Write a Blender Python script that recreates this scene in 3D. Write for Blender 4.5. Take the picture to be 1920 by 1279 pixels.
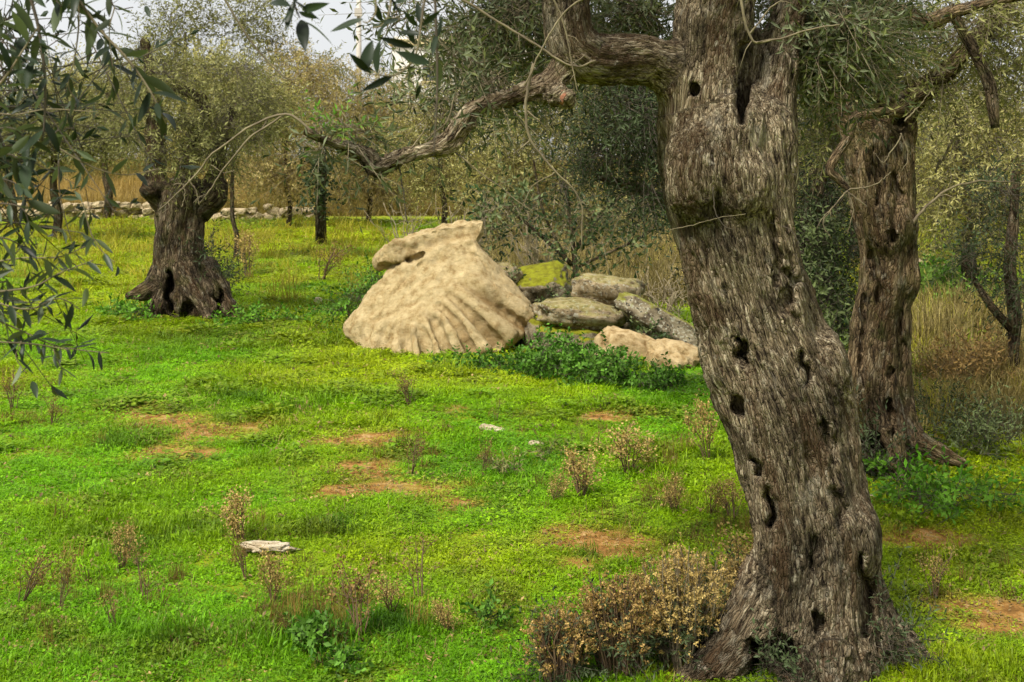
import bpy, math, numpy as np
from mathutils import Vector
R = math.radians
SC = bpy.context.scene
COL = SC.collection
for o in list(bpy.data.objects):
    bpy.data.objects.remove(o)

# ------------------------------------------------------------------ camera
EYE, FPX, HOR = 2.18, 2400.0, 300.0          # eye height (m), focal length in px of a 1920 wide frame, horizon row
cam = bpy.data.cameras.new('camera')
cam.sensor_width = 36.0
cam.lens = 36.0 * FPX / 1920.0
cam.shift_y = -(639.5 - HOR) / 1920.0
cam.clip_start, cam.clip_end = 0.05, 2000
cam.dof.use_dof = True
cam.dof.focus_distance = 6.5
cam.dof.aperture_fstop = 11.0
camo = bpy.data.objects.new('camera', cam)
camo.location = (0, 0, EYE)
camo.rotation_euler = (R(90), 0, 0)
COL.objects.link(camo)
SC.camera = camo

# ------------------------------------------------------------------ sky and sun (bright overcast)
SUN_EL, SUN_AZ = 54, 222                     # azimuth clockwise from +Y (north); behind the camera, a little to the left
W = bpy.data.worlds.new('World')
SC.world = W
W.use_nodes = True
nt = W.node_tree
bg = nt.nodes['Background']
sky = nt.nodes.new('ShaderNodeTexSky')
sky.sky_type = 'NISHITA'
sky.sun_disc = False
sky.sun_elevation = R(SUN_EL)
sky.sun_rotation = R(SUN_AZ)
sky.air_density, sky.dust_density, sky.ozone_density = 1.0, 4.0, 1.0
mixw = nt.nodes.new('ShaderNodeMix')
mixw.data_type = 'RGBA'
tcw = nt.nodes.new('ShaderNodeTexCoord')
now = nt.nodes.new('ShaderNodeTexNoise')
now.inputs['Scale'].default_value = 2.2
now.inputs['Detail'].default_value = 6
rmw = nt.nodes.new('ShaderNodeMapRange')
rmw.inputs['From Min'].default_value, rmw.inputs['From Max'].default_value = 0.35, 0.65
rmw.inputs['To Min'].default_value, rmw.inputs['To Max'].default_value = 0.78, 0.92
nt.links.new(tcw.outputs['Generated'], now.inputs['Vector'])
nt.links.new(now.outputs['Fac'], rmw.inputs['Value'])
nt.links.new(rmw.outputs['Result'], mixw.inputs['Factor'])
nt.links.new(sky.outputs['Color'], mixw.inputs['A'])
mixw.inputs['B'].default_value = (9.4, 9.5, 9.6, 1)   # even cloud cover
nt.links.new(mixw.outputs['Result'], bg.inputs['Color'])
bg.inputs['Strength'].default_value = 0.082
sun = bpy.data.lights.new('sun', 'SUN')
sun.energy = 4.7
sun.angle = R(13)
sun.color = (1.0, 0.95, 0.86)
suno = bpy.data.objects.new('sun', sun)
suno.location = (0, -10, 30)
az, el = R(SUN_AZ), R(SUN_EL)
to_sun = Vector((math.sin(az) * math.cos(el), math.cos(az) * math.cos(el), math.sin(el)))
suno.rotation_euler = to_sun.to_track_quat('Z', 'Y').to_euler()
COL.objects.link(suno)
SC.view_settings.view_transform = 'Standard'
SC.view_settings.look = 'None'
SC.view_settings.gamma = 1
SC.view_settings.exposure = 0.36
SC.cycles.max_bounces = 4
SC.cycles.diffuse_bounces = 2
SC.cycles.glossy_bounces = 1
SC.cycles.transmission_bounces = 2
SC.cycles.transparent_max_bounces = 4
SC.cycles.use_adaptive_sampling = True
SC.cycles.adaptive_threshold = 0.03
SC.cycles.caustics_reflective = False
SC.cycles.caustics_refractive = False

# ------------------------------------------------------------------ helpers
rng = np.random.default_rng(7)

def at(px, py, Y):
    return np.array(((px - 960) / FPX * Y, Y, EYE - (py - HOR) / FPX * Y))

def _h(ix, iy, iz):
    n = (ix * 374761393 + iy * 668265263 + iz * 1440670441) & 0xFFFFFFFF
    n = ((n ^ (n >> 13)) * 1274126177) & 0xFFFFFFFF
    n = (n ^ (n >> 16)) & 0xFFFFFF
    return n.astype(np.float64) / 0x7FFFFF - 1.0

def vn(P):
    P = np.asarray(P, float)
    I = np.floor(P).astype(np.int64)
    f = P - I
    u = f * f * (3 - 2 * f)
    x, y, z = I[:, 0], I[:, 1], I[:, 2]
    r = 0
    for dx in (0, 1):
        wx = u[:, 0] if dx else 1 - u[:, 0]
        for dy in (0, 1):
            wy = u[:, 1] if dy else 1 - u[:, 1]
            for dz in (0, 1):
                wz = u[:, 2] if dz else 1 - u[:, 2]
                r = r + wx * wy * wz * _h(x + dx, y + dy, z + dz)
    return r

def fbm(P, o=3):
    P = np.asarray(P, float)
    r, a = 0, 1.0
    for i in range(o):
        r = r + a * vn(P * 2 ** i + 17.3 * i)
        a *= 0.5
    return r

def terr(x, y):
    x = np.atleast_1d(np.asarray(x, float)); y = np.atleast_1d(np.asarray(y, float))
    z = np.zeros_like(x)
    p = np.stack([x, y, z], 1)
    z = 0.045 * vn(p * 0.33 + 3.1) + 0.022 * vn(p * 0.9 + 9.7) + 0.012 * vn(p * 2.3 + 1.7)
    t = np.clip((y - 49) / 30, 0, 1)
    z = z + 2.0 * t * t * (3 - 2 * t)
    # the little earth bank round the foot of the front tree
    d = np.hypot(x - 1.28, y - 5.5)
    z = z + 0.06 * np.exp(-(d / 0.7) ** 2)
    return z

def gnd(px, py):
    Y = EYE * FPX / (py - HOR)
    x = (px - 960) / FPX * Y
    return np.array((x, Y, terr(x, Y)[0]))

def mk(name, V, F, mats, smooth=False, mi=None, attrs=None):
    """V (n,3); F list of arrays (m,3) or (m,4)"""
    me = bpy.data.meshes.new(name)
    V = np.asarray(V, np.float32)
    if not isinstance(F, list):
        F = [F]
    F = [np.asarray(f, np.int32) for f in F if len(f)]
    tot = np.concatenate([np.full(len(f), f.shape[1], np.int32) for f in F])
    lv = np.concatenate([f.ravel() for f in F])
    ls = np.concatenate([[0], np.cumsum(tot)[:-1]]).astype(np.int32)
    me.vertices.add(len(V)); me.vertices.foreach_set('co', V.ravel())
    me.loops.add(len(lv)); me.loops.foreach_set('vertex_index', lv)
    me.polygons.add(len(tot))
    me.polygons.foreach_set('loop_start', ls)
    me.polygons.foreach_set('loop_total', tot)
    if mi is not None:
        me.polygons.foreach_set('material_index', np.asarray(mi, np.int32))
    me.polygons.foreach_set('use_smooth', np.full(len(tot), smooth))
    for m in (mats if isinstance(mats, (list, tuple)) else [mats]):
        me.materials.append(m)
    for k, (typ, arr) in (attrs or {}).items():
        a = me.attributes.new(k, typ, 'POINT')
        a.data.foreach_set({'FLOAT': 'value', 'FLOAT_VECTOR': 'vector', 'FLOAT_COLOR': 'color', 'INT': 'value'}[typ],
                           np.asarray(arr, np.int32 if typ == 'INT' else np.float32).ravel())
    me.update(calc_edges=True)
    me.validate()
    return me

def tag(o, label=None, cat=None, group=None, kind=None):
    if label: o['label'] = label
    if cat: o['category'] = cat
    if group: o['group'] = group
    o['kind'] = kind or 'thing'
    return o

def empty(name, loc, label, cat, group=None):
    o = bpy.data.objects.new(name, None)
    o.empty_display_size = 0.1
    o.location = loc
    COL.objects.link(o)
    return tag(o, label, cat, group)

def wloc(o):
    b = np.array(o.location, float)
    return b + wloc(o.parent) if o.parent is not None else b

def part(name, V, F, mats, root=None, loc=None, **kw):
    base = wloc(root) if root is not None else np.array(loc if loc is not None else (0, 0, 0), float)
    me = mk(name, np.asarray(V) - base, F, mats, **kw)
    o = bpy.data.objects.new(name, me)
    COL.objects.link(o)
    if root is not None:
        o.parent = root
    else:
        o.location = base
    if name in STUFF:
        o['kind'] = 'stuff'
    return o

STUFF = ('stems', 'crown', 'leaves', 'ivy', 'young_shoots', 'sucker_shoots', 'stalks', 'seed_heads', 'dark_leaves', 'blades', 'foliage')
def link(name, me, root, loc=(0, 0, 0), rot=(0, 0, 0), scl=(1, 1, 1)):
    o = bpy.data.objects.new(name, me)
    COL.objects.link(o)
    if root is not None:
        o.parent = root
    o.location, o.rotation_euler, o.scale = loc, rot, scl
    if name in ('seed_head', 'stalk'):
        o['kind'] = 'stuff'
    return o

def nrm(v):
    v = np.asarray(v, float)
    return v / np.maximum(np.linalg.norm(v, axis=-1, keepdims=True), 1e-9)

def merge(parts):
    Vs, Fs, n = [], {}, 0
    for V, F in parts:
        Vs.append(V)
        for f in (F if isinstance(F, list) else [F]):
            if len(f):
                Fs.setdefault(f.shape[1], []).append(np.asarray(f) + n)
        n += len(V)
    return np.concatenate(Vs), [np.concatenate(Fs[k]) for k in sorted(Fs)]

def spline(pts, n):
    """Catmull-Rom through pts (m,k) -> n samples"""
    P = np.asarray(pts, float)
    P = np.concatenate([[2 * P[0] - P[1]], P, [2 * P[-1] - P[-2]]])
    t = np.linspace(0, len(P) - 3 - 1e-6, n)
    i = t.astype(int); f = (t - i)[:, None]
    a, b, c, d = P[i], P[i + 1], P[i + 2], P[i + 3]
    return 0.5 * (2 * b + (c - a) * f + (2 * a - 5 * b + 4 * c - d) * f ** 2 + (3 * b - a - 3 * c + d) * f ** 3)

def tube(pts, rad, sides=6, cap=True):
    P = np.asarray(pts, float); n = len(P)
    rad = np.broadcast_to(np.asarray(rad, float), (n,))
    T = nrm(np.gradient(P, axis=0))
    ref = np.array((0.0, 0, 1)) if abs(T[0][2]) < 0.9 else np.array((1.0, 0, 0))
    u = nrm(np.cross(T[0], ref))
    a = np.arange(sides) / sides * 2 * np.pi
    V = []
    for i in range(n):
        u = nrm(u - T[i] * np.dot(u, T[i]))
        v = np.cross(T[i], u)
        V.append(P[i] + rad[i] * (np.cos(a)[:, None] * u + np.sin(a)[:, None] * v))
    V = np.concatenate(V)
    k = np.arange(sides)
    F = []
    for i in range(n - 1):
        F.append(np.stack([i * sides + k, i * sides + (k + 1) % sides, (i + 1) * sides + (k + 1) % sides, (i + 1) * sides + k], 1))
    F = [np.concatenate(F)]
    if cap:
        V = np.concatenate([V, [P[0]], [P[-1]]])
        m = len(V)
        F.append(np.concatenate([np.stack([(k + 1) % sides, k, np.full(sides, m - 2)], 1),
                                 np.stack([(n - 1) * sides + k, (n - 1) * sides + (k + 1) % sides, np.full(sides, m - 1)], 1)]))
    return V, F

# ------------------------------------------------------------------ signed distance fields -> mesh (surface nets)
class Field:
    def __init__(s, lo, hi, vs):
        s.lo = np.array(lo, float); s.vs = vs
        s.n = np.ceil((np.array(hi) - s.lo) / vs).astype(int) + 1
        s.D = np.ones(s.n, np.float32)

    def win(s, lo, hi):
        a = np.clip(np.floor((lo - s.lo) / s.vs).astype(int), 0, s.n)
        b = np.clip(np.ceil((hi - s.lo) / s.vs).astype(int) + 1, 0, s.n)
        if np.any(b <= a):
            return None
        sl = tuple(slice(a[i], b[i]) for i in range(3))
        ax = [(np.arange(a[i], b[i]) * s.vs + s.lo[i]).astype(np.float32) for i in range(3)]
        return sl, np.meshgrid(*ax, indexing='ij', sparse=True)

    def put(s, sl, d, k, sub):
        o = s.D[sl]
        if sub:
            d = -d
            h = np.maximum(k - np.abs(o - d), 0) / k
            s.D[sl] = np.maximum(o, d) + h * h * k * 0.25
        else:
            h = np.maximum(k - np.abs(o - d), 0) / k
            s.D[sl] = np.minimum(o, d) - h * h * k * 0.25

    def cap(s, a, b, ra, rb, k=0.03, sub=False):
        a = np.array(a, float); b = np.array(b, float)
        m = max(ra, rb) + k + 3 * s.vs
        w = s.win(np.minimum(a, b) - m, np.maximum(a, b) + m)
        if w is None:
            return
        sl, (X, Y, Z) = w
        d = b - a; L2 = max(float(d @ d), 1e-9)
        h = np.clip(((X - a[0]) * d[0] + (Y - a[1]) * d[1] + (Z - a[2]) * d[2]) / L2, 0, 1)
        dd = np.sqrt((X - a[0] - h * d[0]) ** 2 + (Y - a[1] - h * d[1]) ** 2 + (Z - a[2] - h * d[2]) ** 2) - (ra + (rb - ra) * h)
        s.put(sl, dd.astype(np.float32), k, sub)

    def chain(s, pts, k=0.03, sub=False):
        for p, q in zip(pts[:-1], pts[1:]):
            s.cap(p[:3], q[:3], p[3], q[3], k, sub)

    def ell(s, c, r, k=0.03, sub=False):
        c = np.array(c, float); r = np.array(r, float)
        w = s.win(c - r - k - 3 * s.vs, c + r + k + 3 * s.vs)
        if w is None:
            return
        sl, (X, Y, Z) = w
        k0 = np.sqrt(((X - c[0]) / r[0]) ** 2 + ((Y - c[1]) / r[1]) ** 2 + ((Z - c[2]) / r[2]) ** 2)
        k1 = np.sqrt(((X - c[0]) / r[0] ** 2) ** 2 + ((Y - c[1]) / r[1] ** 2) ** 2 + ((Z - c[2]) / r[2] ** 2) ** 2)
        s.put(sl, (k0 * (k0 - 1) / np.maximum(k1, 1e-6)).astype(np.float32), k, sub)

    def mesh(s):
        D = s.D
        D[0] = D[-1] = 1; D[:, 0] = D[:, -1] = 1; D[:, :, 0] = D[:, :, -1] = 1
        S = D < 0
        c = [(i, j, k) for i in (0, 1) for j in (0, 1) for k in (0, 1)]
        nx, ny, nz = D.shape
        cnt = np.zeros((nx - 1, ny - 1, nz - 1), np.uint8)
        for i, j, k in c:
            cnt += S[i:nx - 1 + i, j:ny - 1 + j, k:nz - 1 + k]
        msk = (cnt > 0) & (cnt < 8)
        ijk = np.argwhere(msk)
        idx = np.full(msk.shape, -1, np.int32)
        idx[msk] = np.arange(len(ijk))
        acc = np.zeros((len(ijk), 3)); num = np.zeros(len(ijk))
        val = {q: D[ijk[:, 0] + q[0], ijk[:, 1] + q[1], ijk[:, 2] + q[2]] for q in c}
        for q in c:
            for ax in range(3):
                if q[ax] == 0:
                    r = list(q); r[ax] = 1; r = tuple(r)
                    a, b = val[q], val[r]
                    cr = (a < 0) != (b < 0)
                    t = np.where(cr, a / np.where(cr, a - b, 1), 0)
                    p = np.tile(np.array(q, float), (len(ijk), 1)); p[:, ax] = t
                    acc[cr] += p[cr]; num[cr] += 1
        V = (ijk + acc / num[:, None]) * s.vs + s.lo
        Fs = []
        for ax in range(3):
            u, v = (ax + 1) % 3, (ax + 2) % 3
            sa = [slice(None)] * 3; sb = [slice(None)] * 3
            sa[ax] = slice(0, -1); sb[ax] = slice(1, None)
            A, B = S[tuple(sa)], S[tuple(sb)]
            e = np.argwhere(A != B)
            e = e[(e[:, u] > 0) & (e[:, v] > 0) & (e[:, u] < D.shape[u] - 1) & (e[:, v] < D.shape[v] - 1)]
            def g(du, dv):
                q = e.copy(); q[:, u] -= du; q[:, v] -= dv
                return idx[q[:, 0], q[:, 1], q[:, 2]]
            f = np.stack([g(1, 1), g(0, 1), g(0, 0), g(1, 0)], 1)
            fl = ~A[e[:, 0], e[:, 1], e[:, 2]]
            f[fl] = f[fl][:, ::-1]
            Fs.append(f)
        F = np.concatenate(Fs)
        F = F[(F >= 0).all(1)]
        return V, F

def vnormals(V, F):
    N = np.zeros_like(V)
    n = np.cross(V[F[:, 2]] - V[F[:, 0]], V[F[:, 3]] - V[F[:, 1]]) if F.shape[1] == 4 else np.cross(V[F[:, 1]] - V[F[:, 0]], V[F[:, 2]] - V[F[:, 0]])
    for k in range(F.shape[1]):
        np.add.at(N, F[:, k], n)
    return nrm(N)

def bark_coords(V, chains, upright=False):
    """per vertex (u, v, s) in the frame of the nearest limb, s running along it"""
    best = np.full(len(V), 1e9); C = np.zeros((len(V), 3))
    for ci, ch in enumerate(chains):
        s0 = 0.0
        if ci == 0 and upright:
            A = np.array(ch); A = A[np.argsort(A[:, 2])]
            ip = lambda k: np.interp(V[:, 2], A[:, 2], A[:, k])
            dx, dy = V[:, 0] - ip(0), V[:, 1] - ip(1)
            best = np.hypot(dx, dy) - ip(3) + np.maximum(V[:, 2] - A[-1, 2], 0)
            C = np.stack([dx, dy, V[:, 2]], 1)
            continue
        for p, q in zip(ch[:-1], ch[1:]):
            a, b = np.array(p[:3]), np.array(q[:3])
            d = b - a; L = np.linalg.norm(d); d = d / L
            w = V - a
            h = np.clip(w @ d, 0, L)
            pr = w - h[:, None] * d
            r = p[3] + (q[3] - p[3]) * h / L
            dist = np.linalg.norm(pr, axis=1) - r
            m = dist < best
            best[m] = dist[m]
            ref = np.array((0, 1.0, 0))
            u = nrm(np.cross(ref, d)); v = np.cross(d, u)
            C[m] = np.stack([pr @ u, pr @ v, s0 + h], 1)[m] + ci * 3.7
            s0 += L
    return C

def bark_mesh(fld, chains, amp=0.01, freq=30.0, lump=0.015):
    V, F = fld.mesh()
    N = vnormals(V, F)
    C = bark_coords(V, chains, True)
    k = freq / 30.0
    C = C + .004 / k * np.stack([fbm(V * 7 * k + 3, 2), fbm(V * 7 * k + 11, 2), fbm(V * 9 * k + 19, 2)], 1)
    Q = C * np.array((freq, freq, freq * 0.17))
    r = 1 - np.abs(fbm(Q, 2)) * 1.3                 # sharp crests
    r2 = 1 - np.abs(vn(C * np.array((freq * 1.9, freq * 1.9, freq * 0.55)) + 5)) * 2
    l = fbm(C * np.array((10, 10, 4.5)) * k + 2.2, 3)
    md = np.clip(.75 + .6 * fbm(V * 3.1 * k + 7, 2), .15, 1.4)    # smoother and rougher stretches
    V = V + N * (md * (amp * (r - 0.6) + 0.38 * amp * r2) + lump * l)[:, None]
    return V, F, C

# ------------------------------------------------------------------ materials
def newmat(name):
    m = bpy.data.materials.new(name)
    m.use_nodes = True
    t = m.node_tree
    return m, t, t.nodes['Principled BSDF'], t.nodes['Material Output']

def N_(t, typ, **kw):
    n = t.nodes.new(typ)
    for k, v in kw.items():
        if hasattr(n, k):
            setattr(n, k, v)
        else:
            n.inputs[k.replace('_', ' ')].default_value = v
    return n

def ramp(t, stops):
    n = t.nodes.new('ShaderNodeValToRGB')
    e = n.color_ramp.elements
    while len(e) < len(stops):
        e.new(0.5)
    for i, (p, c) in enumerate(stops):
        e[i].position = p
        e[i].color = (c[0], c[1], c[2], 1) if not isinstance(c, (int, float)) else (c, c, c, 1)
    return n

def mixc(t, fac, a, b, mode='MIX'):
    n = t.nodes.new('ShaderNodeMix'); n.data_type = 'RGBA'; n.blend_type = mode
    for s, v in (('Factor', fac), ('A', a), ('B', b)):
        if isinstance(v, bpy.types.NodeSocket):
            t.links.new(v, n.inputs[s])
        elif s == 'Factor':
            n.inputs[s].default_value = v
        else:
            n.inputs[s].default_value = (*v, 1)
    return n.outputs['Result']

def mapped(t, src, scale):
    n = t.nodes.new('ShaderNodeMapping')
    n.inputs['Scale'].default_value = scale
    t.links.new(src, n.inputs['Vector'])
    return n.outputs['Vector']

def noise(t, vec, scale, detail=4, rough=0.6):
    n = N_(t, 'ShaderNodeTexNoise', Scale=scale, Detail=detail, Roughness=rough)
    t.links.new(vec, n.inputs['Vector'])
    return n.outputs['Fac']

def bark_mat(name, base=(0.105, 0.080, 0.048), dark=(0.018, 0.012, 0.008), pale=(0.37, 0.315, 0.215), moss=0.0, fine=1.0):
    m, t, p, out = newmat(name)
    v = N_(t, 'ShaderNodeAttribute', attribute_name='bark').outputs['Vector']
    tc = t.nodes.new('ShaderNodeTexCoord').outputs['Object']
    def wob(vec, sc, amt):
        n = N_(t, 'ShaderNodeTexNoise', Scale=sc, Detail=3)
        t.links.new(vec, n.inputs['Vector'])
        s_ = N_(t, 'ShaderNodeVectorMath', operation='MULTIPLY_ADD')
        s_.inputs[1].default_value = (amt, amt, amt)
        t.links.new(n.outputs['Color'], s_.inputs[0]); t.links.new(vec, s_.inputs[2])
        return s_.outputs['Vector']
    vw = wob(v, 30 * fine, .02 / fine)
    def voro(sc, feat):
        n = N_(t, 'ShaderNodeTexVoronoi', feature=feat, Scale=1.0)
        t.links.new(mapped(t, vw, [q * fine for q in sc]), n.inputs['Vector'])
        return n
    pl = voro((105, 105, 15), 'F1')                      # tone of each bark plate
    ed = voro((105, 105, 15), 'DISTANCE_TO_EDGE')        # cracks between the plates
    sp = N_(t, 'ShaderNodeSeparateColor'); t.links.new(pl.outputs['Color'], sp.inputs['Color'])
    n1 = noise(t, mapped(t, v, (80 * fine, 80 * fine, 14 * fine)), 1, 6, .75)
    ad = N_(t, 'ShaderNodeMath', operation='MULTIPLY_ADD')
    t.links.new(sp.outputs['Red'], ad.inputs[0]); ad.inputs[1].default_value = .17; 
    t.links.new(n1, ad.inputs[2])
    r1 = ramp(t, [(.44, dark), (.53, base), (.62, [b * 1.75 for b in base]), (.74, pale)])
    t.links.new(ad.outputs[0], r1.inputs['Fac'])
    n2 = noise(t, tc, 2.6, 4)
    r2 = ramp(t, [(.38, .40), (.50, .95), (.62, 1.45)])
    t.links.new(n2, r2.inputs['Fac'])
    c = mixc(t, 1.0, r1.outputs['Color'], r2.outputs['Color'], 'MULTIPLY')
    n3 = noise(t, mapped(t, v, (8, 8, 1.6)), 1, 4)
    r3 = ramp(t, [(.52, 0), (.63, .55)])
    t.links.new(n3, r3.inputs['Fac'])
    c = mixc(t, r3.outputs['Color'], c, (0.070, 0.038, 0.017))
    n4 = noise(t, mapped(t, v, (26 * fine, 26 * fine, 14 * fine)), 1, 5, .7)
    r4 = ramp(t, [(.60, 0), (.68, .55)])
    t.links.new(n4, r4.inputs['Fac'])
    c = mixc(t, r4.outputs['Color'], c, (0.40, 0.36, 0.27))
    # grey lichen crusts in drifts
    r7 = ramp(t, [(.55, 0), (.66, .55)])
    t.links.new(noise(t, mapped(t, v, (11, 11, 5)), 1, 8, .75), r7.inputs['Fac'])
    c = mixc(t, r7.outputs['Color'], c, (0.30, 0.27, 0.20))
    if moss:
        r5 = ramp(t, [(.5, 0), (.62, moss)])
        t.links.new(noise(t, tc, 6, 5), r5.inputs['Fac'])
        c = mixc(t, r5.outputs['Color'], c, (0.07, 0.085, 0.012))
    t.links.new(c, p.inputs['Base Color'])
    p.inputs['Roughness'].default_value = 0.94
    p.inputs['Specular IOR Level'].default_value = 0.1
    rb = ramp(t, [(0, 0), (.10, .75), (.35, 1)])
    t.links.new(ed.outputs['Distance'], rb.inputs['Fac'])
    ma = N_(t, 'ShaderNodeMath', operation='MULTIPLY_ADD')
    t.links.new(n1, ma.inputs[0]); ma.inputs[1].default_value = .9
    t.links.new(rb.outputs['Color'], ma.inputs[2])
    b = N_(t, 'ShaderNodeBump', Strength=1.0, Distance=0.012 / fine)
    t.links.new(ma.outputs[0], b.inputs['Height'])
    t.links.new(b.outputs['Normal'], p.inputs['Normal'])
    return m

def leaf_mat(name, top, under, trans=0.22, var=0.5, rough=0.5, attr='rnd', tint=None):
    m, t, p, out = newmat(name)
    a = N_(t, 'ShaderNodeAttribute', attribute_name=attr)
    if attr == 'objrnd':
        a = t.nodes.new('ShaderNodeObjectInfo'); fac = a.outputs['Random']
    else:
        fac = a.outputs['Fac']
    g = t.nodes.new('ShaderNodeNewGeometry')
    c = mixc(t, g.outputs['Backfacing'], top, under)
    r = ramp(t, [(0, 1 - var), (.75, 1 + var * .5), (1, 1 + var * 1.3)])
    t.links.new(fac, r.inputs['Fac'])
    c = mixc(t, 1.0, c, r.outputs['Color'], 'MULTIPLY')
    if tint:
        # some leaves of another hue
        r2 = ramp(t, [(.72, 0), (.8, .8)])
        w = t.nodes.new('ShaderNodeTexWhiteNoise'); w.noise_dimensions = '1D'
        t.links.new(fac, w.inputs['W'])
        t.links.new(w.outputs['Value'], r2.inputs['Fac'])
        c = mixc(t, r2.outputs['Color'], c, tint)
    t.links.new(c, p.inputs['Base Color'])
    p.inputs['Roughness'].default_value = rough
    p.inputs['Specular IOR Level'].default_value = 0.16
    tr = t.nodes.new('ShaderNodeBsdfTranslucent')
    t.links.new(c, tr.inputs['Color'])
    mx = t.nodes.new('ShaderNodeMixShader')
    mx.inputs['Fac'].default_value = trans
    t.links.new(p.outputs['BSDF'], mx.inputs[1]); t.links.new(tr.outputs['BSDF'], mx.inputs[2])
    t.links.new(mx.outputs['Shader'], out.inputs['Surface'])
    return m

def plain_mat(name, col, col2=None, scale=8, rough=0.85, bump=0.0):
    m, t, p, out = newmat(name)
    tc = t.nodes.new('ShaderNodeTexCoord').outputs['Object']
    n = noise(t, tc, scale, 5)
    r = ramp(t, [(.35, col), (.65, col2 or [c * .7 for c in col])])
    t.links.new(n, r.inputs['Fac'])
    t.links.new(r.outputs['Color'], p.inputs['Base Color'])
    p.inputs['Roughness'].default_value = rough
    if bump:
        b = N_(t, 'ShaderNodeBump', Strength=0.6, Distance=bump)
        t.links.new(noise(t, tc, scale * 4, 6), b.inputs['Height'])
        t.links.new(b.outputs['Normal'], p.inputs['Normal'])
    return m

def rock_mat(name, a, b, c, moss=0.0, lichen=0.0, scale=1.0, bump=0.02, stain=False):
    m, t, p, out = newmat(name)
    tc = t.nodes.new('ShaderNodeTexCoord').outputs['Object']
    g = t.nodes.new('ShaderNodeNewGeometry')
    r = ramp(t, [(.36, c), (.46, b), (.56, a), (.68, [x * 1.2 for x in a])])
    t.links.new(noise(t, tc, 4.5 * scale, 8, .68), r.inputs['Fac'])
    col = r.outputs['Color']
    r2 = ramp(t, [(.55, 0), (.72, .7)])
    t.links.new(noise(t, tc, 1.9 * scale, 5, .6), r2.inputs['Fac'])
    col = mixc(t, r2.outputs['Color'], col, [x * .62 for x in b])
    if lichen:
        vo = N_(t, 'ShaderNodeTexNoise', Scale=16 * scale, Detail=3)
        t.links.new(tc, vo.inputs['Vector'])
        r3 = ramp(t, [(.56, 0), (.61, lichen)])
        t.links.new(vo.outputs['Fac'], r3.inputs['Fac'])
        col = mixc(t, r3.outputs['Color'], col, (0.40, 0.385, 0.29))
        r6 = ramp(t, [(.58, 0), (.63, lichen)])
        t.links.new(noise(t, mapped(t, tc, (1, 1, 1.7)), 9 * scale, 4), r6.inputs['Fac'])
        col = mixc(t, r6.outputs['Color'], col, (0.022, 0.02, 0.016))
    if moss:
        sx = t.nodes.new('ShaderNodeSeparateXYZ')
        t.links.new(g.outputs['Normal'], sx.inputs['Vector'])
        ad = N_(t, 'ShaderNodeMath', operation='ADD')
        t.links.new(sx.outputs['Z'], ad.inputs[0])
        nm = N_(t, 'ShaderNodeMath', operation='MULTIPLY_ADD')
        t.links.new(noise(t, tc, 5 * scale, 4), nm.inputs[0])
        nm.inputs[1].default_value, nm.inputs[2].default_value = 1.6, -0.8
        t.links.new(nm.outputs[0], ad.inputs[1])
        r4 = ramp(t, [(.45, 0), (.65, moss)])
        t.links.new(ad.outputs[0], r4.inputs['Fac'])
        r5 = ramp(t, [(.35, (0.11, 0.10, 0.008)), (.6, (0.21, 0.22, 0.012)), (.75, (0.13, 0.12, 0.01))])
        t.links.new(noise(t, tc, 7 * scale, 5), r5.inputs['Fac'])
        col = mixc(t, r4.outputs['Color'], col, r5.outputs['Color'])
    if stain:      # brown water marks down the runnels
        sa_ = N_(t, 'ShaderNodeAttribute', attribute_name='stain')
        ml = N_(t, 'ShaderNodeMath', operation='MULTIPLY')
        rs_ = ramp(t, [(.35, 0), (.6, .8)])
        t.links.new(noise(t, tc, 5, 4), rs_.inputs['Fac'])
        t.links.new(sa_.outputs['Fac'], ml.inputs[0]); t.links.new(rs_.outputs['Color'], ml.inputs[1])
        col = mixc(t, ml.outputs[0], col, (0.22, 0.12, 0.035))
    t.links.new(col, p.inputs['Base Color'])
    p.inputs['Roughness'].default_value = 0.93
    p.inputs['Specular IOR Level'].default_value = 0.15
    bp = N_(t, 'ShaderNodeBump', Strength=0.85, Distance=bump)
    t.links.new(noise(t, tc, 22 * scale, 8, .7), bp.inputs['Height'])
    t.links.new(bp.outputs['Normal'], p.inputs['Normal'])
    return m

M_BARK = bark_mat('olive_bark')
M_BARK2 = bark_mat('olive_bark_far', base=(0.085, 0.058, 0.031), pale=(0.27, 0.205, 0.12), fine=.6, moss=.3)
M_BARK3 = bark_mat('olive_bark_grey', base=(0.060, 0.043, 0.025), dark=(0.014, 0.010, 0.006), pale=(0.20, 0.155, 0.095), fine=.35, moss=.3)
M_TWIG = plain_mat('twig_bark', (0.22, 0.18, 0.10), (0.10, 0.075, 0.045), 18)
M_TWIGP = plain_mat('twig_pale', (0.34, 0.28, 0.17), (0.20, 0.155, 0.09), 14)
M_TWIGD = plain_mat('twig_dark', (0.08, 0.06, 0.04), (0.05, 0.04, 0.025), 30)
M_CUT = plain_mat('cut_wood', (0.30, 0.12, 0.06), (0.14, 0.07, 0.04), 40, bump=.01)
M_LEAF = leaf_mat('olive_leaf', (0.045, 0.062, 0.020), (0.14, 0.16, 0.085), var=.5, tint=(0.13, 0.15, 0.03))
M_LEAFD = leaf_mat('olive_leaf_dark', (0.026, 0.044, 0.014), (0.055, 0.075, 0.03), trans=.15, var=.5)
M_LEAFB = leaf_mat('olive_leaf_near', (0.020, 0.032, 0.014), (0.10, 0.12, 0.07), trans=.10, var=.6, attr='objrnd', rough=.4)
M_LEAFE = leaf_mat('evergreen_leaf', (0.035, 0.065, 0.018), (0.11, 0.14, 0.05), trans=.15, var=.6)
M_LEAFN = leaf_mat('olive_leaf_mid', (0.018, 0.030, 0.013), (0.075, 0.095, 0.05), trans=.10, var=.6, rough=.4)
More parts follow.
